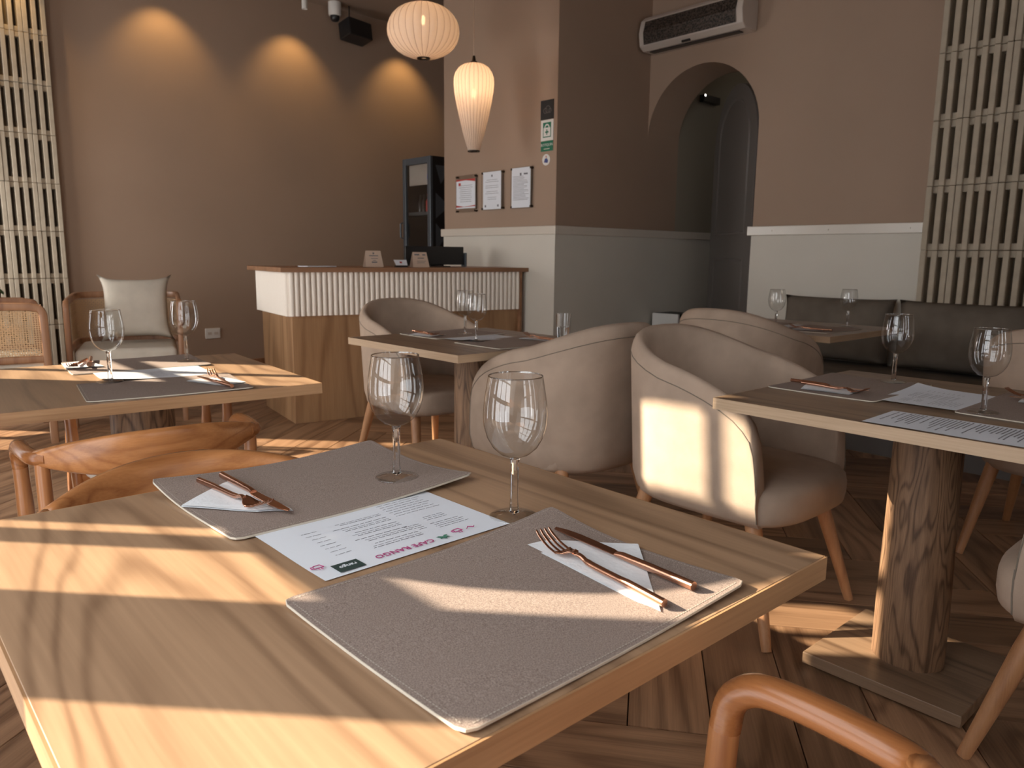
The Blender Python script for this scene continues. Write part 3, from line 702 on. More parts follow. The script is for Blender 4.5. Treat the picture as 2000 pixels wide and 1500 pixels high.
for k in range(4):
    o = MB().lathe([(0.025, 0), (0.028, 0.01), (0.028, 0.12), (0.012, 0.15), (0.012, 0.18), (0.014, 0.18), (0.014, 0.19)], 14).build('bottle', 'red' if k < 2 else 'black', None, True)
    o.location = (4.36, 6.03+k*0.065, 1.505); tag(o, ['red bottle nearest the hinge side in the fridge', 'second red bottle on the upper fridge shelf', 'dark bottle beside the red ones in the fridge', 'dark bottle at the handle side of the fridge shelf'][k], 'bottle', 'bottles in the fridge')

# ================================================================== WALL THINGS
def wallpoint(o, loc, face):
    o.location = loc; o.rotation_euler = (0, 0, -PI/2 if face == 'X' else 0)
# framed documents: local x to the right as seen, local z up, facing -y; on the pier (facing -X) rotate -90deg
def doc(label, yc, zc, fw, fh, pw, ph, style):
    t = thing('framed_certificate', label, 'certificate', (XP, yc, zc), -PI/2, 'certificates on the pier')
    MB().box(-fw/2, fw/2, -0.020, -0.016, -fh/2, fh/2).build('acrylic_plate', 'acrylic', t)
    MB().box(-pw/2, pw/2, -0.0225, -0.0205, -ph/2, ph/2).build('sheet', 'paper', t)
    for sx in (-1, 1):
        for sz in (-1, 1):
            o = MB().lathe([(0.008, 0), (0.008, 0.026)], 12).build('standoff', 'darkmetal', t, True); o.location = (sx*(fw/2-0.012), 0, sz*(fh/2-0.012)); o.rotation_euler = (PI/2, 0, 0)
    m = MB(); yy = -0.0230
    def bar(x0, x1, z0, z1, mm): mm.quad([(x0, yy, z0), (x1, yy, z0), (x1, yy, z1), (x0, yy, z1)])
    n = (9, 12, 18)[style]
    for k in range(n):
        z = ph*0.28-k*ph*0.62/n; wv = pw*(0.22+0.16*random.random()) if style != 2 else pw*0.42
        if style == 1 and k % 3 == 2: continue
        bar(-wv, wv*(1 if style != 2 else random.uniform(0.3, 1)), z, z+0.0026, m)
    if style == 1: bar(-0.008, 0.008, ph*0.36, ph*0.42, m); bar(-pw*.4, -pw*.32, -ph*.44, -ph*.38, m); bar(pw*.3, pw*.38, -ph*.44, -ph*.38, m)
    if style == 2: bar(-0.012, 0.006, ph*0.30, ph*0.37, m); bar(0.03, 0.075, ph*0.32, ph*0.36, m)
    m.build('print', 'ink', t, kind='stuff')
    if style == 0:
        m = MB(); m.quad([(-pw/2, yy, ph/2), (pw/2, yy, ph/2), (pw/2, yy, ph*0.40), (0, yy, ph*0.46), (-pw/2, yy, ph*0.44)])
        m.quad([(-pw/2, yy, -ph*0.38), (-pw*0.1, yy, -ph*0.44), (pw/2, yy, -ph*0.40), (pw/2, yy, -ph*0.44), (-pw/2, yy, -ph*0.5+0.01)])
        bar(-pw*.38, -pw*.26, ph*.28, ph*.38, m); m.build('red_banner', 'red', t)
doc('small certificate with red wave borders, left of the three frames', 5.05, 1.62, 0.27, 0.30, 0.25, 0.235, 0)
doc('plain white certificate, middle one of the three frames', 4.715, 1.628, 0.265, 0.30, 0.22, 0.29, 1)
doc('white certificate full of fine print, right of the three frames', 4.375, 1.63, 0.24, 0.305, 0.21, 0.295, 2)
def sign(name, label, yc, zc, w_, h_, mat, rnd=False):
    t = thing(name, label, 'sign', (XP-0.001, yc, zc), -PI/2)
    if rnd:
        o = MB().lathe([(w_/2, 0), (w_/2, 0.002)], 28).build('plate', mat, t); o.rotation_euler = (PI/2, 0, 0)
    else: MB().box(-w_/2, w_/2, -0.003, 0, -h_/2, h_/2).build('plate', mat, t)
    return t
t = sign('wall_sign', 'black square sign at the top of the pier corner', 4.122, 2.165, 0.135, 0.135, 'black')
m = MB()
for (cx, cz, r) in ((-0.018, -0.006, 0.020), (0.008, 0.002, 0.026), (0.03, -0.008, 0.016)):
    P = [(cx+rr*math.cos(a), -0.0036, cz+rr*math.sin(a)) for rr in (r, r-0.004) for a in [2*PI*k/20 for k in range(20)]]
    m.add(P, [(k, (k+1) % 20, 20+(k+1) % 20, 20+k) for k in range(20)])
m.build('emblem', 'door', t)
t = sign('first_aid_sign', 'white and green first aid sign in the middle of the pier corner', 4.120, 2.022, 0.128, 0.145, 'white')
m = MB(); yy = -0.0036
m.quad([(-0.042, yy, -0.05), (0.042, yy, -0.05), (0.042, yy, 0.055), (-0.042, yy, 0.055)]); m.build('green_field', 'green', t)
m = MB(); yy = -0.0042; m.quad([(-0.035, yy, -0.043), (0.035, yy, -0.043), (0.035, yy, 0.018), (-0.035, yy, 0.018)])
P = [(rr*math.cos(a), yy, 0.018+rr*math.sin(a)) for rr in (0.026, 0.016) for a in [PI*k/12 for k in range(13)]]; m.add(P, [(k, k+1, 14+k, 13+k) for k in range(12)]); m.build('bag_icon', 'white', t)
m = MB(); yy = -0.0048; m.quad([(-0.005, yy, -0.032), (0.005, yy, -0.032), (0.005, yy, 0.006), (-0.005, yy, 0.006)]); m.quad([(-0.018, yy, -0.018), (0.018, yy, -0.018), (0.018, yy, -0.008), (-0.018, yy, -0.008)]); m.build('cross', 'green', t)
t = sign('botiquin_sign', 'green BOTIQUIN label under the first aid sign', 4.120, 1.911, 0.125, 0.072, 'green')
text('BOTIQUIN', 0.026, 'white', t, Matrix.Translation((0, -0.0036, 0.008)) @ Matrix.Rotation(PI/2, 4, 'X'))
MB().quad([(-0.03, -0.0036, -0.022), (0.03, -0.0036, -0.022), (0.03, -0.0036, -0.017), (-0.03, -0.0036, -0.017)]).build('print', 'wains', t)
t = sign('round_sticker', 'round white sticker with blue mark, lowest on the pier corner', 4.126, 1.815, 0.080, 0.08, 'white', True)
m = MB(); yy = -0.0026; m.quad([(-0.022, yy, -0.018), (0.018, yy, -0.024), (0.022, yy, -0.006), (0.008, yy, 0.012), (-0.012, yy, 0.008)]); m.build('print', 'blue', t)
MB().quad([(-0.004, yy, 0.014), (0.006, yy, 0.014), (0.006, yy, 0.028), (-0.002, yy, 0.028)]).build('red_mark', 'red', t)

# outlet on back wall
t = thing('wall_outlet', 'white double socket low on the back wall left of the counter', 'socket', (2.645, YB, 0.372))
MB().box(-0.07, 0.07, -0.008, 0, -0.048, 0.048).build('plate', 'white', t, bevel=0.003)
for x in (-0.03, 0.03):
    MB().box(x-0.018, x+0.018, -0.010, -0.008, -0.012, 0.012).build('socket_face', 'offwhite', t)
# dome camera, speaker, spotlights
t = thing('dome_camera', 'white dome security camera high near the ceiling', 'camera', (3.93, 7.03, 3.36))
MB().lathe([(0.062, 0.17), (0.062, 0.06), (0.055, 0.045), (0.048, 0.045)], 28).build('housing', 'white', t, True)
MB().lathe([(0.046, 0.045), (0.044, 0.02), (0.034, 0.0), (0.018, -0.008), (0.001, -0.010)], 24, cap=False).build('dome', 'black', t, True)
t = thing('wall_speaker', 'black box speaker on a bracket under the ceiling', 'speaker', (4.15, 7.02, 3.30), 0.12)
MB().box(-0.14, 0.14, -0.09, 0.09, -0.085, 0.085).build('box', 'black', t, bevel=0.012, seg=3).rotation_euler = (-0.2, 0.05, 0)
MB().tube([(-0.06, 0.02, 0.08), (-0.06, 0.02, 0.235)], 0.006, 8).build('bracket', 'black', t)
for k, x in enumerate((1.12, 2.34, 3.53, 4.78)):
    t = thing('ceiling_spotlight', ['white tube spotlight above the block screen', 'white tube spotlight above the left scallop of light', 'white tube spotlight, the one whose tip shows left of the camera dome', 'white tube spotlight above the right scallop behind the round lantern'][k], 'spotlight', (x, 6.87, 3.53), 0, 'tube spotlights')
    MB().lathe([(0.026, 0.0), (0.026, -0.18), (0.020, -0.18), (0.020, -0.165), (0.001, -0.165)], 20, cap=False).build('tube', 'white', t, True)
    l = bpy.data.lights.new('spot_lamp', 'SPOT'); l.energy = 16; l.color = (1.0, 0.62, 0.24); l.spot_size = math.radians(92); l.spot_blend = 0.75; l.shadow_soft_size = 0.02
    lo = bpy.data.objects.new('spot_lamp', l); C.objects.link(lo); lo.parent = t; lo.location = (0, 0.0, -0.19); lo.rotation_euler = (math.radians(22), 0, 0)

# pendants
def pendant(label, x, y, prof, ribs, ztop, bulbz, mod, lit=True):
    t = thing('pendant_lantern', label, 'pendant lamp', (x, y, 0), 0, 'pleated silk pendant lanterns')
    MB().lathe(prof, ribs*6, cap=False, mod=lambda a, z: 1-mod*abs(math.sin(a*ribs/2))**0.5*0+(-mod*(1-abs(math.sin(a*ribs/2))**0.6))).build('shade', 'shade', t, True, ang=180)
    for k in range(ribs):
        a = 2*PI*k/ribs
        MB().tube([((r*(1-mod)+0.0006)*math.cos(a), (r*(1-mod)+0.0006)*math.sin(a), z) for r, z in prof], 0.0011, 4).build('rib', 'caneframe', t)
    r0, z0 = prof[-1]; r1, z1 = prof[0]
    MB().lathe([(r0+0.012, z0-0.005), (0.014, z0+0.018), (0.008, z0+0.05), (0.001, z0+0.052)], 20).build('cap', 'darkmetal', t, True)
    MB().lathe([(r1+0.002, z1-0.004), (r1+0.002, z1+0.004), (r1*0.6, z1+0.004), (r1*0.6, z1-0.004)], 24, cap=False).build('bottom_ring', 'darkmetal', t, True)
    MB().tube([(0, 0, z0+0.05), (0, 0, ZC-0.02)], 0.0025, 6).build('cord', 'beige', t)
    MB().lathe([(0.05, ZC-0.02), (0.05, ZC)], 20).build('ceiling_rose', 'darkmetal', t)
    MB().lathe([(0.004, bulbz-0.03), (0.012, bulbz-0.018), (0.012, bulbz+0.012), (0.006, bulbz+0.03)], 12).build('bulb', 'bulb', t, True)
    if not lit: return
    l = bpy.data.lights.new('bulb_light', 'POINT'); l.energy = 1.6; l.color = (1.0, 0.70, 0.44); l.shadow_soft_size = 0.03
    lo = bpy.data.objects.new('bulb_light', l); C.objects.link(lo); lo.parent = t; lo.location = (0, 0, bulbz+0.05)
pr = []
for k in range(17):
    a = -PI/2+PI*k/16; pr.append((max(0.042, 0.238*abs(math.cos(a))**0.85), 2.572+0.170*math.sin(a)*(1 if a > 0 else 0.98)))
pendant('round flattened pleated lantern, the left of the two pendants', 3.09, 4.366, pr, 28, 0, 2.64, 0.02)
pr = [(0.040, 1.83), (0.055, 1.88), (0.078, 1.96), (0.100, 2.05), (0.120, 2.14), (0.134, 2.22), (0.139, 2.27), (0.137, 2.31), (0.126, 2.345), (0.105, 2.375), (0.075, 2.395), (0.038, 2.405)]
pendant('long teardrop pleated lantern hanging in front of the pier', 3.42, 4.244, pr, 28, 0, 2.21, 0.03)

# a small round lantern by the window, left of the frame: its shadow falls across the sheet and placemat
pr = [(max(0.026, 0.135*abs(math.cos(-PI/2+PI*k/14))**0.95), 1.362+0.14*math.sin(-PI/2+PI*k/14)) for k in range(15)]
pendant('small round unlit lantern hanging by the left window beside the foreground table', -0.185, 1.522, pr, 24, 0, 1.38, 0.02, False)

# air curtain
t = thing('air_curtain', 'cream air curtain unit with black mesh grille above the arch', 'air conditioner', (XA, 3.54, 2.69), 0)
prof = [(0.0, 0.0), (-0.14, 0.0), (-0.185, 0.03), (-0.20, 0.12), (-0.175, 0.215), (-0.13, 0.25), (0.0, 0.25)]
MB().prism([(x, z) for x, z in prof], -0.45, 0.45, Matrix(((1, 0, 0, 0), (0, 0, 1, 0), (0, 1, 0, 0), (0, 0, 0, 1)))).build('housing', 'offwhite', t, True, bevel=0.006, ang=25)
MB().add([(-0.1905, y_, 0.035) for y_ in (-0.40, 0.40)]+[(-0.2035, y_, 0.12) for y_ in (-0.40, 0.40)]+[(-0.1805, y_, 0.205) for y_ in (-0.40, 0.40)], [(0, 1, 3, 2), (2, 3, 5, 4)]).build('grille', 'grille', t)
m = MB()
for k in range(64):
    yk = -0.40+0.8*k/63; m.tube([(-0.192, yk, 0.036), (-0.205, yk, 0.12), (-0.182, yk, 0.204)], 0.0012, 4)
for z_, x_ in ((0.055, -0.195), (0.08, -0.199), (0.105, -0.203), (0.13, -0.2025), (0.155, -0.196), (0.18, -0.189)): m.tube([(x_, -0.40, z_), (x_, 0.40, z_)], 0.0012, 4)
m.build('grille_wire', 'darkmetal', t, kind='stuff')
MB().box(-0.12, -0.06, -0.38, 0.40, -0.006, 0.0).build('outlet_slot', 'black', t)
MB().box(-0.165, -0.15, 0.0, 0.07, -0.002, 0.012).build('badge', 'black', t)

# arched door
t = thing('arched_door', 'dark grey arched door leaf standing open in the archway', 'door', (5.13, 3.075, 0), math.radians(53))
R_ = 0.44
pl = [(0, 0.01), (2*R_, 0.01), (2*R_, 2.0)]+[(R_+R_*math.cos(a), 2.0+R_*math.sin(a)) for a in [PI*k/28 for k in range(1, 28)]]+[(0, 2.0)]
Mz = Matrix(((1, 0, 0, 0), (0, 0, 1, 0), (0, 1, 0, 0), (0, 0, 0, 1)))
MB().prism(pl, -0.02, 0.02, Mz).build('leaf', 'door', t, bevel=0.003)
def ringpan(x0, x1, z0, z1, arched, name):
    def pts(i):
        a0, a1, b0, b1 = x0+i, x1-i, z0+i, z1-(0 if arched else i); r = (a1-a0)/2
        if arched: return [(a0, b0), (a1, b0), (a1, b1)]+[((a0+a1)/2+r*math.cos(a), b1+r*math.sin(a)) for a in [PI*k/20 for k in range(1, 20)]]+[(a0, b1)]
        return [(a0, b0), (a1, b0), (a1, b1), (a0, b1)]
    A, B = pts(0), pts(0.025); n = len(A); m = MB()
    for sgn in (-1, 1):
        V = [(x, sgn*0.021, z) for x, z in A]+[(x, sgn*0.03, z) for x, z in pts(0.0125)]+[(x, sgn*0.021, z) for x, z in B]
        m.add(V, [(k, (k+1) % n, n+(k+1) % n, n+k) for k in range(n)]+[(n+k, n+(k+1) % n, 2*n+(k+1) % n, 2*n+k) for k in range(n)])
    m.build(name, 'door', t, True, ang=50)
ringpan(0.12, 0.76, 1.30, 2.02, True, 'upper_moulding'); ringpan(0.12, 0.76, 0.15, 1.12, False, 'lower_moulding')
kb = MB().lathe([(0.02, 0), (0.02, 0.03), (0.03, 0.045), (0.025, 0.065), (0.001, 0.07)], 16).build('knob', 'darkmetal', t, True)
kb.location = (0.82, -0.02, 1.2); kb.rotation_euler = (PI/2, 0, 0)
t = thing('emergency_light', 'small black emergency light fitting seen through the arch', 'light fitting', (5.84, YP, 2.465), 0)
MB().box(-0.12, 0.12, -0.05, 0, -0.03, 0.03).build('body', 'black', t, bevel=0.004); MB().box(-0.118, -0.10, -0.052, -0.05, 0.015, 0.03).build('indicator', 'wled', t)
l = bpy.data.lights.new('corridor_lamp', 'POINT'); l.energy = 2.2; l.color = (1.0, 0.88, 0.70); l.shadow_soft_size = 0.1
lo = bpy.data.objects.new('corridor_lamp', l); C.objects.link(lo); lo.location = (6.5, 3.0, 2.9)

# plant
t = thing('potted_plant', 'dark green leafy plant showing at the left edge by the cane chairs', 'plant', (0.72, 6.55, 0))
MB().lathe([(0.13, 0), (0.16, 0.30), (0.165, 0.32), (0.15, 0.32), (0.145, 0.28)], 24).build('pot', 'pot', t, True)
MB().lathe([(0.144, 0.27), (0.144, 0.285)], 20).build('soil', 'soil', t)
MB().tube([(0, 0, 0.28), (0.01, 0, 0.6), (0, 0, 0.95)], 0.012, 8).build('stem', 'soil', t, True)
for k in range(13):
    a = k*2.4; z = 0.5+0.04*k; ln_ = 0.26-0.006*k; rows = []
    for i in range(8):
        u = i/7; wv = 0.055*math.sin(PI*min(1, u*0.95+0.03))**0.8; r = 0.02+ln_*u; zz = z+0.12*u-0.14*u*u
        rows.append([(r*math.cos(a)-wv*q*math.sin(a), r*math.sin(a)+wv*q*math.cos(a), zz+0.02*q*q) for q in (-1, 0, 1)])
    MB().grid(rows).build('leaf', 'leaf', t, True, ang=180)

# ================================================================== TABLEWARE
TZ = 0.75
def glass_mesh(t):
    bowl = [(0.001, 0.0862), (0.009, 0.0868), (0.020, 0.091), (0.031, 0.101), (0.039, 0.115), (0.0435, 0.131), (0.0445, 0.146), (0.0435, 0.162), (0.0410, 0.180), (0.0375, 0.200), (0.0370, 0.2010), (0.0365, 0.200)]
    MB().lathe(bowl, 56, cap=False).build('bowl', 'thin', t, True, ang=180)
    MB().lathe([(0.0363, 0.1995), (0.0376, 0.1995), (0.0376, 0.2012), (0.0363, 0.2012), (0.0363, 0.1995)], 48, cap=False).build('rim', 'glass', t, True, ang=180)
    MB().lathe([(0.001, 0.0030), (0.007, 0.0075), (0.0068, 0.011), (0.0064, 0.016), (0.0059, 0.03), (0.0057, 0.06), (0.0058, 0.078), (0.0075, 0.0845), (0.001, 0.0855)], 10, cap=False).build('stem', 'glass', t, True, ang=30)
    MB().lathe([(0.0065, 0.0085), (0.012, 0.0062), (0.020, 0.0045), (0.033, 0.0025), (0.035, 0.0013), (0.034, 0.0003), (0.020, 0.0003), (0.001, 0.0003)], 48, cap=False).build('foot', 'thin', t, True, ang=180)
def glass(label, x, y, z=TZ):
    t = thing('wine_glass', label, 'wine glass', (x, y, z), random.random()*3, 'wine glasses on the tables'); return t
g0 = glass('wine glass at the front, nearest to the camera, beside the menu on the foreground table', 0.684, 0.757)
glass_mesh(g0)
def G(label, x, y, z=TZ, s=1.0): o = dup(g0, (x, y, z), random.random()*3, label); return o
G('wine glass standing on the far placemat of the foreground table', 0.655, 1.010, TZ+0.0048)
G('wine glass on the near placemat of the left table', 0.558, 2.312, TZ+0.004)
G('wine glass on the far placemat of the left table, right of the cushion', 0.868, 2.612, TZ+0.004)
G('wine glass nearer the front on the middle table', 2.035, 2.505, TZ+0.004)
G('wine glass behind the other one on the middle table', 2.19, 2.78, TZ+0.004)
G('wine glass at the far mat of the right-hand table', 2.335, 0.905, TZ+0.004)
G('wine glass nearest the right edge, on the right-hand table', 2.030, 0.575, TZ+0.004)
G('wine glass at the left of the back table, above the armchair', 3.745, 2.08, TZ+0.004)
G('wine glass on the back table in front of the banquette cushions', 4.13, 1.87, TZ+0.004)
t = thing('water_tumbler', 'straight tumbler half full of water on the middle table', 'glass', (2.415, 2.36, TZ))
MB().lathe([(0.001, 0), (0.028, 0), (0.033, 0.115), (0.0315, 0.115), (0.027, 0.008), (0.001, 0.008)], 32, cap=False).build('tumbler', 'glass', t, True, ang=50)
MB().lathe([(0.001, 0.0085), (0.0268, 0.0085), (0.0290, 0.055), (0.001, 0.055)], 32, cap=False).build('water', 'water', t, True, ang=50)

def placemat(label, x, y, rz, curls=(0, 0, 0, 0), w_=0.40, h_=0.30):
    t = thing('placemat', label, 'placemat', (x, y, TZ+0.0004), rz, 'woven taupe placemats')
    n, k_ = 32, 24; top = []
    def zz(u, v):
        z = 0.0018*(0.5+0.5*math.sin(3*u+2*v))**2*0
        for c, (su, sv) in zip(curls, ((-1, -1), (1, -1), (1, 1), (-1, 1))):
            d = max(0, 1-((u-su)**2*0.55+(v-sv)**2*0.9)**0.5); z += c*d*d
        return z
    def pt(i, j):
        u = -1+2*i/n; v = -1+2*j/k_; x_ = u*w_/2; y_ = v*h_/2; r = 0.012
        ax, ay = abs(x_)-(w_/2-r), abs(y_)-(h_/2-r)
        if ax > 0 and ay > 0:
            d = math.hypot(ax, ay)
            if d > r: f = r/d; x_ = math.copysign(w_/2-r+ax*f, x_); y_ = math.copysign(h_/2-r+ay*f, y_)
        return x_, y_, zz(u, v)
    G_ = [[pt(i, j) for i in range(n+1)] for j in range(k_+1)]
    MB().grid([[(a, b_, c+0.0026) for a, b_, c in r] for r in G_]).build('cloth_face', 'mat', t, True, ang=180)
    m = MB(); m.grid([[(a*1.0015, b_*1.002, c) for a, b_, c in r] for r in G_]); 
    bd = G_[0]+[r[-1] for r in G_[1:]]+list(reversed(G_[-1][:-1]))+[r[0] for r in reversed(G_[1:-1])]
    m.grid([[(a*1.0015, b_*1.002, c) for a, b_, c in bd+bd[:1]], [(a*1.0015, b_*1.002, c+0.0024) for a, b_, c in bd+bd[:1]], [(a*0.998, b_*0.998, c+0.0027) for a, b_, c in bd+bd[:1]]])
    m.build('backing', 'matedge', t, True, ang=60)
    # stitching along the border
    m = MB(); ins = 0.006
    for s, L_ in ((0, w_), (1, h_), (2, w_), (3, h_)):
        q = int(L_/0.0042)
        for e in range(3, q-2):
            a0 = -L_/2+e*0.0042; a1 = a0+0.0026
            def P_(a):
                if s == 0: return (a, -h_/2+ins)
                if s == 1: return (w_/2-ins, a)
                if s == 2: return (a, h_/2-ins)
                return (-w_/2+ins, a)
            p, p2 = P_(a0), P_(a1); hw = 0.0005; dx, dy = (0, hw) if s in (0, 2) else (hw, 0)
            z1 = zz(2*p[0]/w_, 2*p[1]/h_)+0.0031
            m.quad([(p[0]-dx, p[1]-dy, z1), (p2[0]-dx, p2[1]-dy, z1), (p2[0]+dx, p2[1]+dy, z1), (p[0]+dx, p[1]+dy, z1)])
    m.build('stitching', 'stitch', t, kind='stuff')
    return t
rd = math.radians
m1 = placemat('woven placemat at the far left of the foreground table, under a glass and cutlery', 0.542, 1.068, rd(2), (0.002, 0.012, 0.012, 0.014))
m2 = placemat('large woven placemat in the foreground crossed by a band of sunlight', 0.520, 0.563, rd(1.0), (0.003, 0.006, 0.016, 0.003), 0.402, 0.302)
pmF = placemat('placemat on the near side of the left table', 0.653, 2.150, rd(-8), (0.001, 0.003, 0.003, 0.001))
def PM(label, x, y, rz): return dup(pmF, (x, y, TZ+0.0004), rz, label)
PM('placemat on the far side of the left table, partly in sun', 0.722, 2.655, rd(-6))
PM('placemat at the far side of the right-hand table', 2.165, 0.955, rd(0))
PM('placemat at the right edge under the nearest right-hand glass', 2.185, 0.475, rd(0))
PM('placemat on the near side of the middle table', 2.135, 2.385, rd(0))
PM('placemat on the far side of the middle table', 2.155, 2.83, rd(0))
PM('placemat on the near side of the back table', 3.86, 1.90, rd(0))
PM('placemat on the far side of the back table', 3.88, 2.27, rd(0))

def menu(label, x, y, rz, z=TZ, w_=0.28, h_=0.215, dense=False, curl=0.0):
    t = thing('menu_sheet', label, 'menu', (x, y, z+0.0006), rz, 'printed paper menus')
    n = 16
    def zf(u, v): return curl*(max(0, (u+v)*0.5)**3)+0.0008*math.sin(4*u+1)*math.sin(3*v)*0.8+0.0008
    MB().grid([[(u*w_/2, v*h_/2, zf(u, v)) for u in [-1+2*i/n for i in range(n+1)]] for v in [-1+2*j/n for j in range(n+1)]]).build('sheet', 'paper', t, True, ang=180)
    m = MB()
    def dash(x0, x1, y0, hh):
        a = x0
        while a < x1-0.002:
            b_ = min(x1, a+random.uniform(0.006, 0.014))
            za = zf(2*a/w_, 2*y0/h_)+0.0003; zb = zf(2*b_/w_, 2*y0/h_)+0.0003
            m.quad([(a, y0, za), (b_, y0, zb), (b_, y0+hh, zb), (a, y0+hh, za)]); a = b_+0.0018
    if dense:
        yy = h_/2-0.02
        while yy > -h_/2+0.012:
            x0 = -w_/2+0.012
            dash(x0, x0+random.uniform(0.45, 0.95)*(w_-0.03), yy, 0.0030); yy -= random.choice((0.0085, 0.0085, 0.0145))
    else:
        for k in range(4): dash(-0.110+0.004*(k % 2), -0.058, 0.055-k*0.0062, 0.0011)
        for k in range(3): dash(-0.098, -0.062, 0.022-k*0.006, 0.0011)
        for k in range(9):
            yk = 0.062-k*0.0125
            dash(-0.028, 0.035+0.02*random.random(), yk, 0.0013); 
            if k % 2 == 0: dash(-0.028, 0.045, yk-0.005, 0.0009)
            if k > 0: dash(0.072, 0.094, yk, 0.0010)
        for k in range(4): dash(-0.046, -0.034+0.004*k, 0.045-k*0.0062, 0.0011)
        for k in range(8): dash(-0.115+0.004*(k % 3), -0.04, -0.018-k*0.0085, 0.0010)
    m.build('print', 'ink', t, kind='stuff')
    return t
mn = menu('printed menu sheet headed CAFE RANGO on the foreground table', 0.516, 0.842, PI+rd(1.2))
def lift(x, y): return Matrix.Translation((x, y, 0.0022))
text('CAFE RANGO', 0.0140, 'magenta', mn, lift(0.020, 0.090), 'heading')
MB().box(0.083, 0.117, 0.078, 0.101, 0.0020, 0.0023).build('logo_box', 'darkbox', mn)
text('rango', 0.010, 'paper', mn, Matrix.Translation((0.100, 0.0895, 0.0026)), 'logo_lettering')
m = MB()      # leaf emblem
for a in (0, 0.9, -0.9, 1.8, -1.8):
    c, s = math.cos(a+PI/2), math.sin(a+PI/2); m.quad([(-0.040, 0.088, 0.0022), (-0.040+0.005*c-0.0022*s, 0.088+0.005*s+0.0022*c, 0.0022), (-0.040+0.010*c, 0.088+0.010*s, 0.0022), (-0.040+0.005*c+0.0022*s, 0.088+0.005*s-0.0022*c, 0.0022)])
m.build('leaf_emblem', 'greenink', mn)
def cupicon(cx, cy, s, mat, par):
    m = MB(); z = 0.0022
    m.tube([(cx-s, cy+s*0.6, z), (cx-s*0.7, cy-s*0.7, z), (cx+s*0.7, cy-s*0.7, z), (cx+s, cy+s*0.6, z), (cx-s, cy+s*0.6, z)], 0.0006, 4)
    m.tube([(cx+s*0.9, cy+s*0.4, z), (cx+s*1.5, cy+s*0.3, z), (cx+s*1.4, cy-s*0.4, z), (cx+s*0.8, cy-s*0.3, z)], 0.0006, 4)
    m.tube([(cx-s*0.4, cy+s*0.9, z), (cx-s*0.2, cy+s*1.2, z), (cx-s*0.4, cy+s*1.5, z)], 0.0005, 4); m.tube([(cx+s*0.2, cy+s*0.9, z), (cx+s*0.4, cy+s*1.2, z), (cx+s*0.2, cy+s*1.5, z)], 0.0005, 4)
    m.build('cup_emblem', mat, par)
cupicon(0.129, 0.070, 0.006, 'magenta', mn); cupicon(-0.068, 0.083, 0.006, 'magenta', mn)
MB().tube([(-0.096+0.003*k, 0.084+0.003*math.sin(k*1.6), 0.0022) for k in range(6)], 0.0006, 4).build('squiggle', 'magenta', mn)
mf = menu('menu sheet with curled corner in the middle of the right-hand table', 2.160, 0.722, 0, TZ+0.0015, 0.30, 0.21, False, 0.012)
dup(mf, (0.700, 2.40, TZ+0.002), rd(-6)+PI, 'menu sheet on the left table between its two placemats')
dup(mf, (2.14, 2.605, TZ+0.002), PI, 'menu sheet on the middle table')
dup(mf, (3.87, 2.08, TZ+0.002), PI, 'menu sheet on the back table')
menu('densely printed sheet lying on the front edge of the right-hand table', 1.803, 0.560, PI+0.02, TZ+0.0005, 0.185, 0.33, True)
for ob in [o for o in bpy.data.objects if o.get('label', '').startswith('densely')]: ob.location.x = 1.804

def napkin(label, loc, pts, zlift=0.0):
    """folded paper napkin: two stacked layers of an irregular quadrilateral (local xy), slightly wavy"""
    t = thing('paper_napkin', label, 'napkin', loc, 0, 'folded paper napkins')
    P = [Vector((p[0], p[1], 0)) for p in pts]; n = 12
    def lay(z0, ins, amp):
        c = sum(P, Vector())/4; Q = [c+(p-c)*ins for p in P]; rows = []
        for j in range(n+1):
            v = j/n; a = Q[0].lerp(Q[3], v); b_ = Q[1].lerp(Q[2], v); row = []
            for i in range(n+1):
                u = i/n; p = a.lerp(b_, u); row.append((p.x, p.y, z0+amp*math.sin(5*u+3*v)*math.sin(4*v+1)))
            rows.append(row)
        return rows
    MB().grid(lay(0.0012, 1.0, 0.0006)).build('fold', 'napkin', t, True, ang=180)
    MB().grid(lay(0.0030, 0.985, 0.0010)).build('fold', 'napkin', t, True, ang=180)
    return t
def fork(label, loc, rz):
    t = thing('fork', label, 'fork', loc, rz, 'copper forks'); 
    # local +y towards the tines; length 0.205
    h = bez([(0, -0.105, 0.005), (0, -0.05, 0.006), (0, 0.01, 0.006), (0, 0.028, 0.0095), (0, 0.040, 0.010)], 5)
    MB().tube(h, [(0.0045, 0.0045)]*6+[(0.0042, 0.0038)]*6+[(0.0036, 0.0028)]*6+[(0.0045, 0.0018)]*3, 12).build('handle', 'copper', t, True)
    rows = []
    for y_, w_, z_ in ((0.038, 0.0045, 0.010), (0.046, 0.007, 0.0085), (0.052, 0.0105, 0.005), (0.058, 0.0120, 0.0035), (0.064, 0.0125, 0.004)):
        rows.append([(-w_, y_, z_+0.0015), (-w_*0.5, y_, z_), (0, y_, z_-0.0005), (w_*0.5, y_, z_), (w_, y_, z_+0.0015)])
    o = MB().grid(rows).build('neck_plate', 'copper', t, True, ang=180); q = o.modifiers.new('solid', 'SOLIDIFY'); q.thickness = 0.0016
    for k in range(4):
        x = (-0.0105+k*0.007)
        MB().tube(bez([(x, 0.062, 0.0043), (x, 0.080, 0.008), (x*0.95, 0.096, 0.015), (x*0.9, 0.104, 0.0205)], 4), [(0.0019, 0.0009)]*9+[(0.0016, 0.0008)]*3+[(0.0006, 0.0005)], 8).build('tine', 'copper', t, True)
    return t
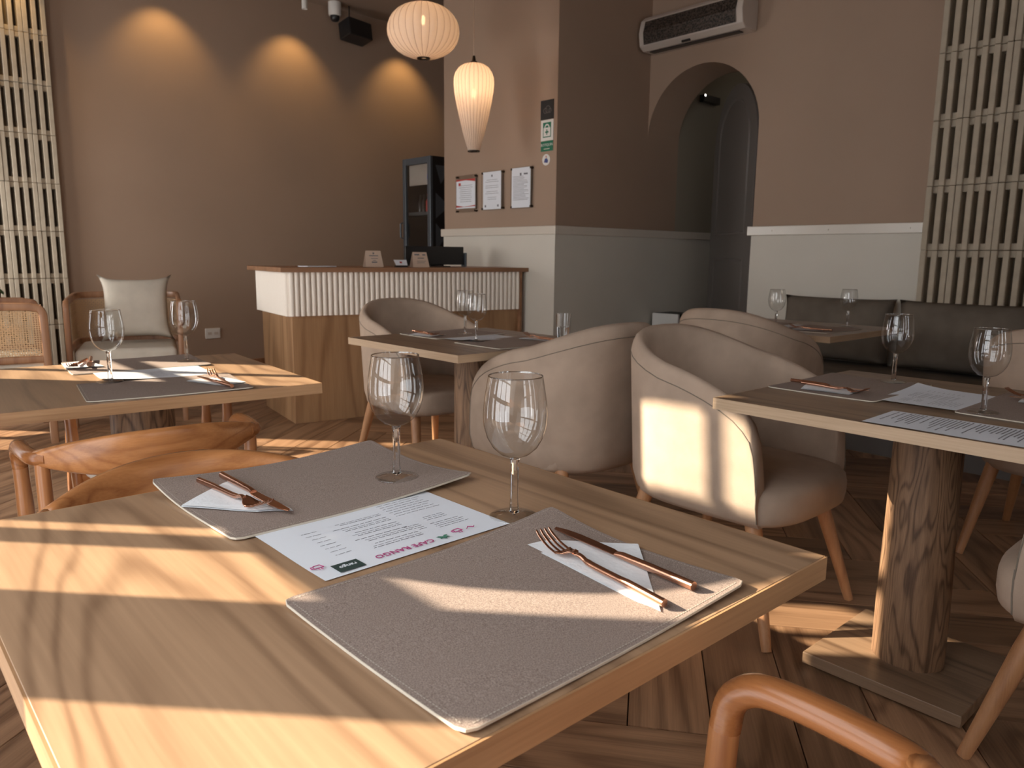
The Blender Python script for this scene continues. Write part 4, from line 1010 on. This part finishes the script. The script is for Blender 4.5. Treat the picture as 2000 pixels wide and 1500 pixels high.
def knife(label, loc, rz):
    t = thing('table_knife', label, 'knife', loc, rz, 'copper knives')
    h = [(0, -0.115, 0.0058), (0, -0.05, 0.0058), (0, -0.01, 0.0056), (0, 0.0, 0.005)]
    MB().tube(h, [(0.0052, 0.0052), (0.0050, 0.0050), (0.0046, 0.0046), (0.0055, 0.0028)], 14).build('handle', 'copper', t, True)
    pl = [(-0.0055, -0.001), (0.0055, -0.001), (0.0085, 0.012), (0.0090, 0.07), (0.0065, 0.095), (0.001, 0.112), (-0.005, 0.108), (-0.0062, 0.07), (-0.0055, 0.02)]
    MB().prism(pl, 0.0040, 0.0055).build('blade', 'copper', t, bevel=0.0005, seg=1)
    return t
MZ = TZ+0.0042
# foreground table, near mat
napkin('white folded napkin on the sunlit foreground placemat', (0.645, 0.54, MZ-0.001), [(-0.028, 0.140), (0.082, 0.030), (-0.012, -0.066), (-0.050, -0.106)])
fk = fork('copper fork with raised tines on the sunlit foreground placemat', (0.6165, 0.541, MZ+0.003), math.atan2(-(0.628-0.602), 0.205))
kn = knife('copper knife lying beside the fork on the foreground placemat', (0.667, 0.555, MZ+0.003), math.atan2(-(0.675-0.659), 0.23))
# foreground table, far mat
napkin('white folded napkin on the far placemat of the foreground table', (0.40, 1.06, MZ), [(-0.062, 0.022), (0.046, 0.110), (0.054, -0.094), (0.012, -0.068)])
dup(fk, (0.407, 1.070, MZ+0.003), PI, 'copper fork on the far placemat of the foreground table', rot=(0, 0, PI+0.09))
dup(kn, (0.437, 1.062, MZ+0.003), PI, 'copper knife on the far placemat of the foreground table', rot=(0, 0, PI+0.02))
nf = napkin('napkin at the right end of the near mat on the left table', (0.775, 2.125, MZ), [(-0.055, 0.06), (0.05, 0.07), (0.07, -0.06), (0.0, -0.085)])
dup(fk, (0.795, 2.135, MZ+0.003), -0.14, 'copper fork on the near side of the left table')
dup(kn, (0.768, 2.10, MZ+0.003), 0.04, 'copper knife on the near side of the left table')
sets = [((0.585, 2.70), 'the far side of the left table', PI-0.3), ((2.06, 0.955), 'the far mat of the right-hand table', PI*0.98), ((2.30, 0.50), 'the right-edge mat of the right-hand table', 0.0),
        ((2.02, 2.83), 'the far side of the middle table', PI), ((2.29, 2.40), 'the near side of the middle table', 0.0), ((3.74, 1.90), 'the near side of the back table', 0.0), ((3.80, 2.27), 'the far side of the back table', PI)]
for (x, y), wh, rz in sets:
    dup(nf, (x, y, MZ), rz, 'white folded napkin on '+wh)
    d = Matrix.Rotation(rz, 3, 'Z')
    a = d @ Vector((0.020, 0.01, 0)); dup(fk, (x+a.x, y+a.y, MZ+0.003), rz-0.14, 'copper fork on '+wh)
    a = d @ Vector((-0.010, -0.02, 0)); dup(kn, (x+a.x, y+a.y, MZ+0.003), rz+0.05, 'copper knife on '+wh)
